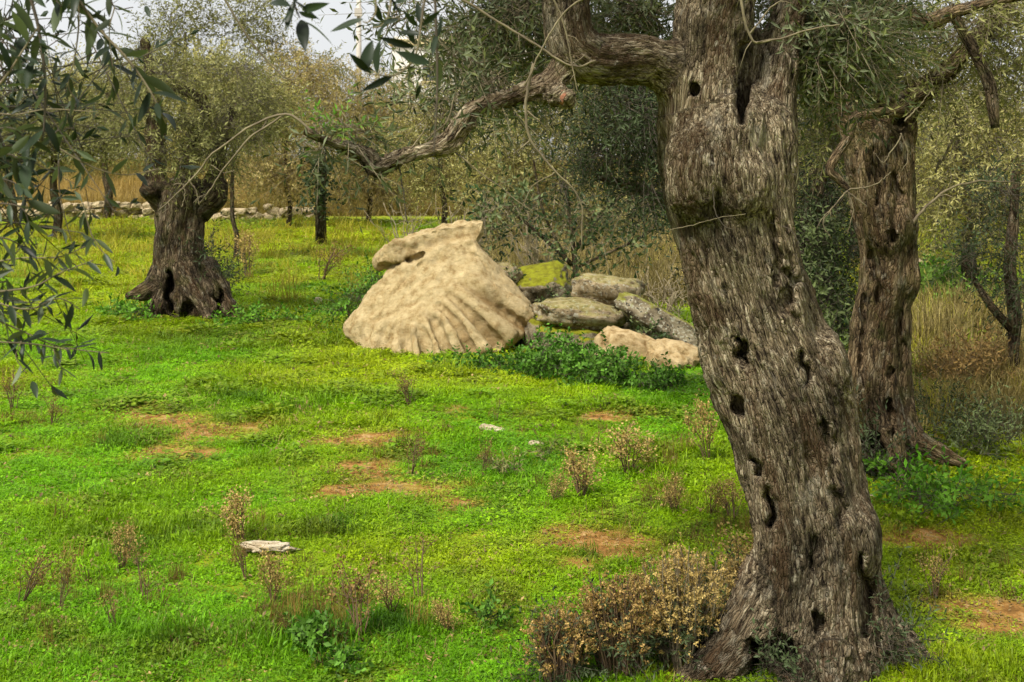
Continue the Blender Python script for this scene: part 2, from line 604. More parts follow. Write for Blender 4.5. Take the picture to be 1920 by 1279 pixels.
M_LEAFY = leaf_mat('olive_leaf_yellow', (0.36, 0.325, 0.075), (0.48, 0.44, 0.17), trans=.4, var=.5, tint=(0.15, 0.16, 0.04))
M_LEAFT = leaf_mat('shrub_leaf_tan', (0.44, 0.34, 0.11), (0.50, 0.40, 0.17), trans=.4, var=.5, tint=(0.25, 0.24, 0.05))
M_LEAFG = leaf_mat('olive_leaf_green', (0.16, 0.165, 0.04), (0.27, 0.265, 0.10), trans=.25, var=.5, tint=(0.19, 0.18, 0.05))
M_LUSH = leaf_mat('lush_leaf', (0.10, 0.23, 0.02), (0.16, 0.27, 0.04), trans=.3, var=.5)
M_BRAM = leaf_mat('bramble_leaf', (0.055, 0.165, 0.010), (0.09, 0.20, 0.02), trans=.2, var=.6)
M_HERB = leaf_mat('herb_leaf', (0.085, 0.235, 0.012), (0.12, 0.26, 0.02), trans=.25, var=.6)
M_DRY = leaf_mat('dry_seed_head', (0.36, 0.25, 0.075), (0.40, 0.29, 0.10), trans=.2, var=.5)
M_DRYR = leaf_mat('dry_red_leaf', (0.20, 0.125, 0.035), (0.24, 0.155, 0.05), trans=.2, var=.5)
M_DRYG = leaf_mat('dry_brown_head', (0.33, 0.20, 0.06), (0.37, 0.24, 0.08), trans=.2, var=.6, tint=(0.16, 0.15, 0.03))
M_STALK = plain_mat('dry_stalk', (0.16, 0.10, 0.045), (0.10, 0.06, 0.03), 20)

# ------------------------------------------------------------------ the ground
def patches(x, y):
    """bare orange earth showing through the grass: 0..1"""
    P = np.stack([x, y, np.zeros_like(x)], 1)
    m = np.zeros_like(x)
    for px, py, rx, ry, s in SOIL:
        g0 = EYE * FPX / (py - HOR)
        cx = (px - 960) / FPX * g0
        wx = rx / FPX * g0
        wy = ry / FPX * g0 * g0 / EYE
        ca = 0.25
        dx, dy = x - cx, y - g0
        d = np.sqrt((dx / wx) ** 2 + (dy / wy) ** 2)
        m = np.maximum(m, s * np.clip(1.35 - d, 0, 1))
    n = fbm(P * 2.6 + 4, 4)
    return np.clip(m * 1.5 + 0.75 * n * (m > 0.02) - 0.25, 0, 1) + np.clip(0.55 * fbm(P * 0.8 + 31, 4) - 0.35, 0, .6)

SOIL = [(330, 785, 140, 16, .8), (430, 800, 110, 20, 1.), (250, 770, 60, 12, .8), (700, 870, 70, 22, .8), (760, 915, 150, 20, 1.),
        (860, 935, 90, 14, .8), (1060, 990, 70, 18, .9), (1130, 1010, 120, 26, 1.), (1200, 1040, 90, 20, .8), (1070, 1060, 60, 20, .8),
        (100, 930, 110, 20, .8), (640, 820, 120, 18, .5), (1720, 1010, 90, 25, .8), (1830, 1150, 120, 30, .8), (1880, 1180, 90, 25, .9), (1750, 1150, 60, 20, .6),
        (220, 840, 160, 18, .35), (560, 1150, 160, 40, .35), (830, 1140, 120, 40, .3), (820, 780, 60, 12, .5), (1150, 780, 140, 10, .4), (1290, 1275, 90, 25, 1.)]

def axis(edges):
    out = []
    for a, b, st in edges:
        out.append(np.arange(a, b, st))
    return np.concatenate(out)
xs = axis([(-400, -60, 20), (-60, -20, 2.0), (-20, -7, .4), (-7, 7, .06), (7, 20, .4), (20, 60, 2.0), (60, 401, 20)])
ys = axis([(-60, 0, 4), (0, 4, .4), (4, 14, .06), (14, 26, .15), (26, 60, .6), (60, 120, 3), (120, 700, 40)])
GX, GY = np.meshgrid(xs, ys, indexing='xy')
gx, gy = GX.ravel(), GY.ravel()
gz = terr(gx, gy)
soil = patches(gx, gy)
ii = np.arange(len(xs) * len(ys)).reshape(len(ys), len(xs))
GF = np.stack([ii[:-1, :-1], ii[:-1, 1:], ii[1:, 1:], ii[1:, :-1]], -1).reshape(-1, 4)
m, t, p, out = newmat('meadow_soil')
tc = t.nodes.new('ShaderNodeTexCoord').outputs['Object']
sa = N_(t, 'ShaderNodeAttribute', attribute_name='soil')
r1 = ramp(t, [(.35, (0.10, 0.15, 0.008)), (.5, (0.20, 0.27, 0.010)), (.65, (0.29, 0.28, 0.02))])
t.links.new(noise(t, tc, 2.1, 8, .7), r1.inputs['Fac'])
r2 = ramp(t, [(.38, (0.17, 0.085, 0.022)), (.52, (0.33, 0.17, 0.045)), (.62, (0.42, 0.27, 0.11))])
t.links.new(noise(t, tc, 9, 8, .7), r2.inputs['Fac'])
r3 = ramp(t, [(.1, 0), (.85, 1)])
t.links.new(sa.outputs['Fac'], r3.inputs['Fac'])
c = mixc(t, r3.outputs['Color'], r1.outputs['Color'], r2.outputs['Color'])
# the dry field beyond the wall
sx = t.nodes.new('ShaderNodeSeparateXYZ'); t.links.new(tc, sx.inputs['Vector'])
mr = N_(t, 'ShaderNodeMapRange'); mr.inputs['From Min'].default_value, mr.inputs['From Max'].default_value = 49, 52
t.links.new(sx.outputs['Y'], mr.inputs['Value'])
r4 = ramp(t, [(.4, (0.34, 0.24, 0.07)), (.6, (0.24, 0.19, 0.06))])
t.links.new(noise(t, tc, .6, 5), r4.inputs['Fac'])
c = mixc(t, mr.outputs['Result'], c, r4.outputs['Color'])
t.links.new(c, p.inputs['Base Color'])
p.inputs['Roughness'].default_value = .95
p.inputs['Specular IOR Level'].default_value = .1
b = N_(t, 'ShaderNodeBump', Strength=.8, Distance=.03)
t.links.new(noise(t, tc, 30, 8, .7), b.inputs['Height']); t.links.new(b.outputs['Normal'], p.inputs['Normal'])
g = part('ground', np.stack([gx, gy, gz], 1), GF, m, smooth=True, attrs={'soil': ('FLOAT', soil)})
tag(g, 'grassy olive grove floor with bare patches of orange earth', 'ground', kind='structure')

# ------------------------------------------------------------------ grass (stuff): tufts instanced on a cloud of points
def blade_tuft(n, h0, h1, spread, w, lean, seed, segs=2):
    r = np.random.default_rng(seed)
    Vs, Fs = [], []
    for i in range(n):
        a = r.uniform(0, 2 * np.pi); d = spread * math.sqrt(r.uniform())
        b = np.array((math.cos(a) * d, math.sin(a) * d, -.005))
        h = r.uniform(h0, h1); az = r.uniform(0, 2 * np.pi); ln = h * r.uniform(.15, 1) * lean
        dr = np.array((math.cos(az), math.sin(az), 0)); sd = np.array((-dr[1], dr[0], 0))
        ww = w * r.uniform(.6, 1.3)
        p1 = b + dr * ln * .35 + np.array((0, 0, h * .6)); p2 = b + dr * ln + np.array((0, 0, h * r.uniform(.75, 1)))
        o = len(Vs)
        Vs += [b - sd * ww * .5, b + sd * ww * .5, p1 + sd * ww * .45, p1 - sd * ww * .45, p2]
        Fs += [(o, o + 1, o + 2), (o, o + 2, o + 3), (o + 3, o + 2, o + 4)]
    return np.array(Vs), np.array(Fs)

def leaf_tuft(n, h, spread, L, wr, seed, flat=.6):
    """low herb leaves: small folded lozenges held over the ground"""
    r = np.random.default_rng(seed)
    a = r.uniform(0, 2 * np.pi, n); d = spread * np.sqrt(r.uniform(0, 1, n))
    P = np.stack([np.cos(a) * d, np.sin(a) * d, h * r.uniform(.2, 1, n) * (1.1 - .5 * d / spread)], 1)
    az = a + r.normal(0, .9, n)
    D = nrm(np.stack([np.cos(az), np.sin(az), r.normal(0, .35, n) + .15], 1))
    UP = nrm(np.stack([r.normal(0, flat, n), r.normal(0, flat, n), np.ones(n)], 1))
    S = nrm(np.cross(UP, D)); LL = (L * r.uniform(.6, 1.3, n))[:, None]
    V = np.stack([P, P + D * LL * .5 + S * LL * wr * .5 + UP * LL * .07, P + D * LL, P + D * LL * .5 - S * LL * wr * .5 + UP * LL * .07], 1).reshape(-1, 3)
    k = np.arange(n) * 4
    return V, np.concatenate([np.stack([k, k + 3, k + 2], 1), np.stack([k, k + 2, k + 1], 1)])

m, t, p, out = newmat('grass_blade')
a1 = N_(t, 'ShaderNodeAttribute', attribute_name='tint', attribute_type='INSTANCER')
gpos = t.nodes.new('ShaderNodeNewGeometry')
nz = noise(t, gpos.outputs['Position'], 45, 2)
rr = ramp(t, [(.3, .55), (.5, 1.0), (.7, 1.45)])
t.links.new(nz, rr.inputs['Fac'])
c = mixc(t, 1.0, a1.outputs['Color'], rr.outputs['Color'], 'MULTIPLY')
t.links.new(c, p.inputs['Base Color'])
p.inputs['Roughness'].default_value = .55
p.inputs['Specular IOR Level'].default_value = .25
tr = t.nodes.new('ShaderNodeBsdfTranslucent'); t.links.new(c, tr.inputs['Color'])
mx = t.nodes.new('ShaderNodeMixShader'); mx.inputs['Fac'].default_value = .4
t.links.new(p.outputs['BSDF'], mx.inputs[1]); t.links.new(tr.outputs['BSDF'], mx.inputs[2])
t.links.new(mx.outputs['Shader'], out.inputs['Surface'])
M_GRASS = m

TUFTS = bpy.data.collections.new('tuft_shapes')          # not linked to the scene: only the source shapes
def src(i, VF):
    o = bpy.data.objects.new('tuft_%02d' % i, mk('tuft_%02d' % i, VF[0], VF[1], M_GRASS))
    TUFTS.objects.link(o)
for i in range(3):
    src(i, merge([blade_tuft(60, .015, .05, .10, .0035, 1.5, i), leaf_tuft(24, .016, .10, .017, .6, 40 + i, flat=.4)]))
for i in range(3, 6):
    src(i, merge([leaf_tuft(54, .022, .11, .021, .6, 50 + i, flat=.45), blade_tuft(22, .02, .06, .10, .0035, 1.5, i + 20)]))
for i in range(6, 8):
    src(i, merge([blade_tuft(30, .04, .11, .09, .005, 1.1, i), leaf_tuft(24, .03, .10, .025, .5, 90 + i, flat=.4)]))
for i in range(8, 10):
    src(i, merge([blade_tuft(26, .15, .36, .09, .0045, .55, i), blade_tuft(16, .05, .15, .1, .005, .9, i + 70)]))
for i in range(10, 12):
    src(i, leaf_tuft(60, .07, .10, .04, .55, 60 + i, flat=.55))

src(12, leaf_tuft(13, .014, .11, .028, .45, 80, flat=.3))
src(13, merge([leaf_tuft(8, .012, .1, .03, .4, 81, flat=.3), blade_tuft(10, .03, .09, .08, .003, 1.6, 82)]))
def scatter():
    r = np.random.default_rng(11)
    P = []
    for y0, y1, dens in ((4.2, 6.5, 560), (6.5, 9, 360), (9, 13, 200), (13, 19, 105), (19, 30, 48), (30, 45.8, 20)):
        hw = .40 * y1 * 1.15 + .5
        n = int((y1 - y0) * 2 * hw * dens)
        x = r.uniform(-hw, hw, n); y = r.uniform(y0, y1, n)
        k = np.abs(x) < .40 * y * 1.15 + .5
        P.append(np.stack([x[k], y[k]], 1))
    P = np.concatenate(P)
    x, y = P[:, 0], P[:, 1]
    so = patches(x, y)
    k = r.uniform(0, 1, len(x)) > np.clip(so * .95, 0, .72)
    x, y, so = x[k], y[k], so[k]
    Q = np.stack([x, y, np.zeros_like(x)], 1)
    n1 = fbm(Q * .55 + 3, 3); n2 = fbm(Q * 1.7 + 13, 3); n3 = fbm(Q * 3.3 + 23, 2); n4 = fbm(Q * .28 + 41, 2)
    u = r.uniform(0, 1, len(x))
    px = 960 + x / y * FPX; py = HOR + EYE / y * FPX
    # kinds of tuft
    vid = np.where(u < .5, r.integers(0, 3, len(x)), r.integers(3, 6, len(x)))
    tall = (r.uniform(0, 1, len(x)) < np.clip(.05 + .30 * (n2 - .25), .015, .4) * .7)
    vid = np.where(tall, r.integers(6, 8, len(x)), vid)
    sm = lambda v, a, b: np.clip((v - a) / (b - a), 0, 1)
    meadow = np.maximum(sm(py + 60 * n1, 580, 470) * sm(px + 120 * n2, 900, 700), sm(px + 60 * n2, 1480, 1640) * sm(py + 60 * n1, 930, 800)) * sm(y, 48, 38)
    meadow = np.maximum(meadow, .8 * sm(py, 560, 510) * sm(px, 900, 960) * sm(px, 1330, 1290))
    deep_green = np.exp(-((px - 420) / 190) ** 2 - ((py - 632) / 34) ** 2) * .8 + np.exp(-((px - 990) / 120) ** 2 - ((py - 860) / 40) ** 2) * .5  # darker green patches by the squat tree and on the lawn
    vid = np.where(r.uniform(0, 1, len(x)) < .17 * meadow, r.integers(6, 10, len(x)), vid)
    lush = (n3 > .55) | ((px > 1600) & (py > 850) & (py < 990) & (r.uniform(0, 1, len(x)) < .35))
    vid = np.where(lush & (r.uniform(0, 1, len(x)) < .4), r.integers(10, 12, len(x)), vid)
    lit = r.uniform(0, 1, len(x)) < .10 + .25 * np.clip(so, 0, 1) + .06 * (y < 7.5)
    vid = np.where(lit, r.integers(12, 14, len(x)), vid)
    tang = np.zeros(len(x))
    for qx, qy, qw, qh, qs in ((1250, 900, 170, 70, .5), (120, 1090, 200, 60, .4), (700, 1150, 170, 60, .4), (480, 1060, 90, 50, .4), (1340, 1020, 90, 60, .5), (830, 850, 130, 40, .22), (60, 770, 110, 40, .35), (1800, 760, 140, 60, .5), (560, 480, 200, 40, .22), (1780, 1130, 120, 60, .25), (1150, 1120, 150, 50, .4)):
        tang = np.maximum(tang, qs * np.exp(-((px - qx) / qw) ** 2 - ((py - qy) / qh) ** 2))
    tang = (r.uniform(0, 1, len(x)) < .42 * tang * np.clip(.5 + 1.3 * n3, .05, 1.5)) & ~lit
    vid = np.where(tang, r.integers(8, 10, len(x)), vid)
    brush = sm(py, 585, 545) * sm(px + 60 * n2, 880, 930) * sm(px, 1345, 1325) * sm(py, 415, 440)
    brush = np.maximum(brush, .5 * sm(px, 1690, 1730) * sm(py + 50 * n1, 880, 800) * sm(py, 560, 620))
    brush = (r.uniform(0, 1, len(x)) < .55 * brush) & ~lit
    vid = np.where(brush, r.integers(8, 10, len(x)), vid)
    # colours
    yel = np.array((0.335, 0.425, 0.003)); grn = np.array((0.170, 0.390, 0.003)); dk = np.array((0.045, 0.150, 0.005)); dry = np.array((0.38, 0.25, 0.04))
    a = np.clip(.58 + .75 * n1 + .25 * n2 + .012 * (y - 12), 0, 1)[:, None]
    c = grn * (1 - a) + yel * a
    b = np.clip(.9 * (n2 - .28) + .5 * (n4 - .1), 0, .85)[:, None]
    b = np.maximum(np.maximum(b, (lush * .45)[:, None]), deep_green[:, None])
    near = np.clip((7.0 - y) / 4.0, 0, .3)[:, None] * r.uniform(.2, 1.3, (len(x), 1))
    c = c * (1 - np.maximum(b, near)) + dk * np.maximum(b, near)
    d = np.clip(.35 * n3 + .9 * so - .05 + .10 * meadow, 0, .8)[:, None] * r.uniform(.2, 1, (len(x), 1))
    c = c * (1 - d) + dry * d
    st = (vid >= 8) & (vid < 10)
    c[st] = c[st] * .45 + dry * .55
    c[tang] = np.array((0.22, 0.145, 0.035)) * r.uniform(.5, 1.4, (tang.sum(), 1)) * (1 - .3 * n3[tang])[:, None]
    c[brush] = np.array((0.27, 0.215, 0.07)) * r.uniform(.45, 1.3, (brush.sum(), 1))
    c[lit] = np.array((0.36, 0.25, 0.10)) * r.uniform(.4, 1.3, (lit.sum(), 1))
    c *= r.uniform(.65, 1.35, (len(x), 1))
    s = r.uniform(.7, 1.3, len(x)) * np.clip((y / 7) ** .75, .85, 3.4)
    sz = .82 * r.uniform(.7, 1.3, len(x)) * np.clip((y / 7) ** .2, .9, 1.3) * (1 - .45 * np.clip(so, 0, 1)) * np.clip(1 + .7 * n2, .55, 1.7)
    small = np.where((vid >= 10) & (vid < 12) & (y < 9), .62, 1.) * np.where(tang, .5, 1.) * np.where(brush, 1.25, 1.)
    s, sz = s * small, sz * small
    z = terr(x, y)
    rot = np.stack([r.normal(0, .12, len(x)), r.normal(0, .12, len(x)), r.uniform(0, 6.28, len(x))], 1)
    return np.stack([x, y, z], 1), vid, c, np.stack([s, s, sz], 1), rot

def gn_scatter(name, pts, vid, tint, scl, rot, coll):
    me = bpy.data.meshes.new(name)
    me.vertices.add(len(pts)); me.vertices.foreach_set('co', np.asarray(pts, np.float32).ravel())
    for k, typ, arr, f in (('vid', 'INT', vid, 'value'), ('tint', 'FLOAT_COLOR', np.concatenate([tint, np.ones((len(tint), 1))], 1), 'color'),
                           ('scl', 'FLOAT_VECTOR', scl, 'vector'), ('rot', 'FLOAT_VECTOR', rot, 'vector')):
        at_ = me.attributes.new(k, typ, 'POINT')
        at_.data.foreach_set(f, np.asarray(arr, np.int32 if typ == 'INT' else np.float32).ravel())
    me.update()
    o = bpy.data.objects.new(name, me)
    COL.objects.link(o)
    ng = bpy.data.node_groups.new('scatter', 'GeometryNodeTree')
    ng.interface.new_socket('Geometry', in_out='INPUT', socket_type='NodeSocketGeometry')
    ng.interface.new_socket('Geometry', in_out='OUTPUT', socket_type='NodeSocketGeometry')
    gi = ng.nodes.new('NodeGroupInput'); go = ng.nodes.new('NodeGroupOutput')
    ci = ng.nodes.new('GeometryNodeCollectionInfo')
    ci.inputs['Collection'].default_value = coll
    ci.inputs['Separate Children'].default_value = True
    ci.inputs['Reset Children'].default_value = True
    ip = ng.nodes.new('GeometryNodeInstanceOnPoints')
    ip.inputs['Pick Instance'].default_value = True
    def na(k, typ):
        n = ng.nodes.new('GeometryNodeInputNamedAttribute'); n.data_type = typ
        n.inputs['Name'].default_value = k
        return n.outputs['Attribute']
    ng.links.new(gi.outputs[0], ip.inputs['Points'])
    ng.links.new(ci.outputs[0], ip.inputs['Instance'])
    ng.links.new(na('vid', 'INT'), ip.inputs['Instance Index'])
    ng.links.new(na('rot', 'FLOAT_VECTOR'), ip.inputs['Rotation'])
    ng.links.new(na('scl', 'FLOAT_VECTOR'), ip.inputs['Scale'])
    ng.links.new(ip.outputs[0], go.inputs[0])
    md = o.modifiers.new('scatter', 'NODES'); md.node_group = ng
    return o
gr = gn_scatter('grass', *scatter(), TUFTS)
tag(gr, 'bright green grass and low herbs covering the grove floor', 'grass', kind='stuff')

# dry tall grass of the field beyond the wall
r = np.random.default_rng(5)
n = 5200
y = 50.0 + r.uniform(0, 1, n) ** 1.5 * 24; x = r.uniform(-1, 1, n) * y * .47
P = np.stack([x, y, terr(x, y)], 1)
f1 = np.clip(.5 + .8 * fbm(P * .15, 3), 0, 1)[:, None]
tt = (np.array((0.36, 0.25, 0.065)) * f1 + np.array((0.26, 0.22, 0.06)) * (1 - f1)) * r.uniform(.6, 1.25, (n, 1))
s = r.uniform(2.2, 4.2, n)
fg = gn_scatter('dry_field_grass', P, r.integers(8, 10, n), tt, np.stack([s * 1.2, s * 1.2, s * .85], 1), np.stack([s * 0, s * 0, r.uniform(0, 6.28, n)], 1), TUFTS)
tag(fg, 'tall ochre dry grass in the field behind the stone wall', 'grass', kind='stuff')

# ------------------------------------------------------------------ foliage generator
def crown(clusters, L, rg, wr=.24, per=10, droop=.25, stem=True, sl=(3.5, 7.0), clump=10, tight=.30):
    """clusters: (centre, radii, shoots). Leafy shoots with opposite leaves -> V, tris, leaf random, material index"""
    B, D, SL = [], [], []
    for c, rad, n in clusters:
        c = np.array(c); rad = np.array(rad)
        K = max(2, n // clump)
        d = nrm(rg.normal(0, 1, (K, 3)))
        sub = c + d * rad * (rg.uniform(0, 1, (K, 1)) ** .45) * .86
        w = rg.integers(0, K, n)
        p = sub[w] + rg.normal(0, tight, (n, 3)) * rad * np.array((1, 1, .8))
        out = nrm((p - c) / rad)
        od = nrm((p - sub[w]) / rad)
        dr = nrm(.45 * out + .5 * od + rg.normal(0, .5, (n, 3)) + np.array((0, 0, -droop)))
        B.append(p); D.append(dr); SL.append(L * rg.uniform(sl[0], sl[1], n))
    B, D, SL = np.concatenate(B), np.concatenate(D), np.concatenate(SL)
    n = len(B)
    ref = np.where(np.abs(D[:, 2:3]) < .9, np.array((0, 0, 1.0)), np.array((1.0, 0, 0)))
    U = nrm(np.cross(D, ref)); Wv = np.cross(D, U)
    t = (np.arange(per) // 2 * 2 + 1.0) / per
    bend = -.22 * droop
    pos = B[:, None] + D[:, None] * SL[:, None, None] * t[None, :, None]
    pos[..., 2] += bend * SL[:, None] * t[None] ** 2
    ang = (np.arange(per) // 2) * 1.35 + (np.arange(per) % 2) * np.pi
    ang = ang[None] + rg.uniform(0, 6.28, (n, 1)) + rg.normal(0, .3, (n, per))
    side = np.cos(ang)[..., None] * U[:, None] + np.sin(ang)[..., None] * Wv[:, None]
    ld = nrm(D[:, None] * rg.uniform(.35, .95, (n, per, 1)) + side + rg.normal(0, .18, (n, per, 3)))
    LL = (L * rg.uniform(.6, 1.2, (n, per)))[..., None]
    nn = nrm(np.cross(ld, np.cross(D[:, None] + rg.normal(0, .35, (n, per, 3)), ld)))
    s = np.cross(nn, ld)
    p0 = pos
    mid = pos + ld * LL * .5
    V = np.stack([p0, mid + s * LL * wr * .5 + nn * LL * .05, p0 + ld * LL, mid - s * LL * wr * .5 + nn * LL * .05], 2).reshape(-1, 3)
    q = np.arange(n * per) * 4
    F = np.concatenate([np.stack([q, q + 1, q + 2], 1), np.stack([q, q + 2, q + 3], 1)])
    # tone: random per shoot and leaf
    sr = rg.uniform(0, 1, (n, 1)) * .6 + rg.uniform(0, 1, (n, per)) * .4
    rn = np.repeat(sr.ravel(), 4)
    mi = np.zeros(len(F), int)
    if stem:
        rad = L * .028
        a = np.arange(3) / 3 * 2 * np.pi
        ring = (np.cos(a)[None, :, None] * U[:, None] + np.sin(a)[None, :, None] * Wv[:, None]) * rad
        st = B - D * SL[:, None] * .35
        tip = B + D * SL[:, None]; tip[:, 2] += bend * SL
        SV = np.concatenate([st[:, None] + ring * 1.4, tip[:, None] + ring * .5], 1).reshape(-1, 3)
        q = np.arange(n)[:, None] * 6 + len(V)
        k = np.arange(3)
        fa = np.stack([q + k, q + (k + 1) % 3, q + 3 + (k + 1) % 3], -1).reshape(-1, 3)
        fb = np.stack([q + k, q + 3 + (k + 1) % 3, q + 3 + k], -1).reshape(-1, 3)
        V = np.concatenate([V, SV]); F = np.concatenate([F, fa, fb])
        rn = np.concatenate([rn, np.full(len(SV), .5)])
        mi = np.concatenate([mi, np.ones(len(fa) * 2, int)])
    return V, F, rn, mi

def add_crown(root, clusters, L, mats, seed, name='crown', **kw):
    V, F, rn, mi = crown(clusters, L, np.random.default_rng(seed), **kw)
    return part(name, V, F, mats, root, mi=mi, attrs={'rnd': ('FLOAT', rn)})

def cl(px, py, Y, rx, ry, rd, n):
    return (at(px, py, Y), (rx / FPX * Y, rd, ry / FPX * Y), n)

def path(pts, Y0):
    """(px, py, half width px, dy) -> (x, y, z, r)"""
    o = []
    for q in pts:
        Y = Y0 + (q[3] if len(q) > 3 else 0)
        o.append((*at(q[0], q[1], Y), q[2] / FPX * Y))
    return o

def smooth_path(pts, Y0, n):
    return [tuple(v) for v in spline(np.array(path(pts, Y0)), n)]

TWR = np.random.default_rng(70)
def twig(root, pts, Y0, mat, r0, r1, n=26, name='twig', sides=5, jit=.0, side=True):
    P = spline(np.array([at(q[0], q[1], Y0 + (q[2] if len(q) > 2 else 0)) for q in pts]), n)
    if jit:
        P = P + np.stack([vn(P * 14 + k * 7) for k in range(3)], 1) * jit + TWR.normal(0, jit * .16, P.shape)
    S = [tube(P, np.linspace(r0, r1, n), sides)]
    Lt = np.linalg.norm(np.diff(P, axis=0), axis=1).sum()
    T = nrm(np.gradient(P, axis=0))
    for k in range(int(TWR.integers(2, 6) * min(1.0, Lt / .5)) if side else 0):
        i = int(TWR.integers(n // 4, n - 2))
        d = nrm(T[i] * .6 + nrm(np.cross(T[i], TWR.normal(0, 1, 3))) + np.array((0, 0, -.1)))
        l = Lt * TWR.uniform(.06, .22)
        m = P[i] + d * l * .5 + TWR.normal(0, l * .08, 3)
        e = P[i] + d * l + np.array((0, 0, -l * .2)) + TWR.normal(0, l * .1, 3)
        rr = r0 + (r1 - r0) * i / n
        S.append(tube(np.array([P[i], m, e]), [rr * .55, rr * .4, rr * .25], 4))
    V, F = merge(S)
    o = part(name, V, F, mat, root, smooth=True)
    return o

def strands(fld, ax, n, off, rr, tw, k, ph=0.0):
    """muscle-like strands winding round a trunk axis"""
    ch = []
    for j in range(n):
        c = []
        for i, (x, y, z, r) in enumerate(ax):
            a = ph + j * 2 * np.pi / n + tw * (z - ax[0][2])
            w = 1 + .12 * math.sin(3.1 * z + j * 1.9)
            c.append((x + math.cos(a) * r * off * w, y + math.sin(a) * r * off * w, z, r * rr * w))
        fld.chain(c, k)

def hit(fld, px, py, Ya, Yb):
    """depth at which the sight line through a photo point enters the field"""
    for Y in np.arange(Ya, Yb, fld.vs * .7):
        q = np.round((at(px, py, Y) - fld.lo) / fld.vs).astype(int)
        if np.all(q >= 0) and np.all(q < fld.n) and fld.D[tuple(q)] < 0:
            return Y
    return None

CR = np.random.default_rng(33)
def carve(fld, Y0, px, py, rx, ry, depth=.10, tilt=0.0, k=.02):
    """a ragged hollow in the front of a trunk"""
    ss = np.linspace(-1, 1, max(3, int(ry / rx * 3.6)))
    todo = []
    for s_ in ss:
        qx, qy = px + tilt * s_ + .55 * rx * math.sin(s_ * 3.3 + px) + .25 * rx * math.sin(s_ * 9 + py), py + s_ * (ry - rx * .7)
        Yh = hit(fld, qx, qy, Y0 - 1.0, Y0 + .5)
        if Yh is None:
            continue
        w = rx * (1 - .45 * s_ * s_) * (.72 + .22 * math.sin(s_ * 6 + py) + .12 * math.sin(s_ * 15 + px))
        todo.append((at(qx, qy, Yh - .01), at(qx + .2 * rx, qy - .3 * rx, Yh + depth * CR.uniform(.85, 1.05)), w / FPX * Yh))
    for a, b, w in todo:
        fld.cap(a, b, w, w * .55, k, True)

# ------------------------------------------------------------------ the front olive tree
Y1 = 5.5
AX = smooth_path([(1532, 1300, 150), (1528, 1230, 138), (1523, 1180, 131), (1522, 1130, 126), (1525, 1080, 122), (1527, 1030, 120), (1524, 980, 117),
                  (1515, 930, 115), (1505, 880, 114), (1494, 830, 115), (1482, 780, 118), (1465, 730, 119), (1447, 680, 117), (1430, 630, 110),
                  (1415, 580, 107), (1400, 530, 106), (1386, 480, 106), (1375, 430, 108), (1367, 380, 110), (1362, 330, 113), (1360, 280, 116), (1360, 235, 116)], Y1, 44)
f = Field(at(540, 1345, Y1) + np.array((0, -1.0, 0)), at(1860, -130, Y1) + np.array((0, .55, 0)), .0088)
f.chain([(x, y, z, r * .80) for x, y, z, r in AX], .02)
strands(f, AX, 6, .54, .43, .55, .03, .35)
STEM = path([(1330, 290, 84), (1322, 225, 80), (1318, 170, 72), (1326, 110, 60), (1333, 50, 62), (1342, -20, 64), (1352, -140, 58)], Y1)
STEM2 = path([(1432, 300, 58, .02), (1442, 240, 48, .04), (1447, 190, 43, .06), (1456, 130, 38, .1), (1466, 70, 30, .15), (1488, -10, 27, .2), (1535, -130, 25, .3)], Y1)
LIMB = smooth_path([(1312, 190, 62), (1270, 135, 46, -.02), (1225, 113, 37, -.05), (1180, 110, 38, -.12), (1130, 112, 42, -.2), (1085, 102, 42, -.28), (1068, 55, 37, -.3), (1062, -10, 34, -.3), (1050, -130, 30, -.3)], Y1, 18)
LOW = smooth_path([(1072, 112, 30, -.28), (1030, 155, 20, -.33), (990, 172, 15, -.38), (935, 190, 10, -.45), (893, 206, 11, -.5), (866, 230, 15, -.52), (840, 266, 15, -.55),
                   (800, 280, 11, -.58), (744, 301, 12, -.62), (706, 320, 14, -.65), (686, 294, 10, -.66), (655, 278, 8, -.68), (612, 263, 6, -.7), (570, 248, 4, -.72)], Y1, 44)
STUB = path([(1020, 163, 24, -.34), (1040, 176, 22, -.37), (1061, 184, 19, -.4)], Y1)
for c in (STEM, STEM2, LIMB):
    f.chain(c, .04)
f.chain(LOW, .02); f.chain(STUB, .02)
f.chain(path([(1395, 260, 50, .12), (1398, 170, 40, .14), (1408, 84, 34, .17)], Y1), .03)
strands(f, STEM, 4, .5, .55, .4, .03, .8)
# bulge above the dark ledge, burls
f.ell(at(1322, 318, Y1 - .17), (.17, .12, .19), .08)
f.ell(at(1300, 360, Y1 - .15), (.11, .10, .10), .06)
f.ell(at(1395, 345, Y1 - .22), (.10, .08, .13), .05)
f.ell(at(1545, 700, Y1 - .05), (.10, .14, .18), .05)
f.ell(at(1600, 1010, Y1 - .1), (.11, .14, .16), .06)
# roots
ROOTS = [path(q, Y1) for q in (
    [(1450, 1100, 66, -.05), (1400, 1190, 52, -.12), (1345, 1250, 40, -.16), (1285, 1290, 22, -.2), (1240, 1315, 12, -.2)],
    [(1540, 1150, 50, -.14), (1548, 1230, 42, -.24), (1560, 1320, 34, -.34)],
    [(1500, 1160, 44, -.14), (1495, 1240, 30, -.24), (1490, 1320, 26, -.32)],
    [(1590, 1150, 44, -.12), (1600, 1250, 32, -.22), (1620, 1330, 26, -.3)],
    [(1605, 1100, 50, -.02), (1655, 1190, 40, -.05), (1710, 1245, 28, -.08), (1775, 1290, 16, -.1)],
    [(1500, 1120, 60, .12), (1420, 1215, 40, .3), (1350, 1240, 20, .5)], [(1570, 1120, 60, .14), (1640, 1210, 40, .32), (1700, 1235, 18, .5)])]
for c in ROOTS:
    f.chain(c, .06)
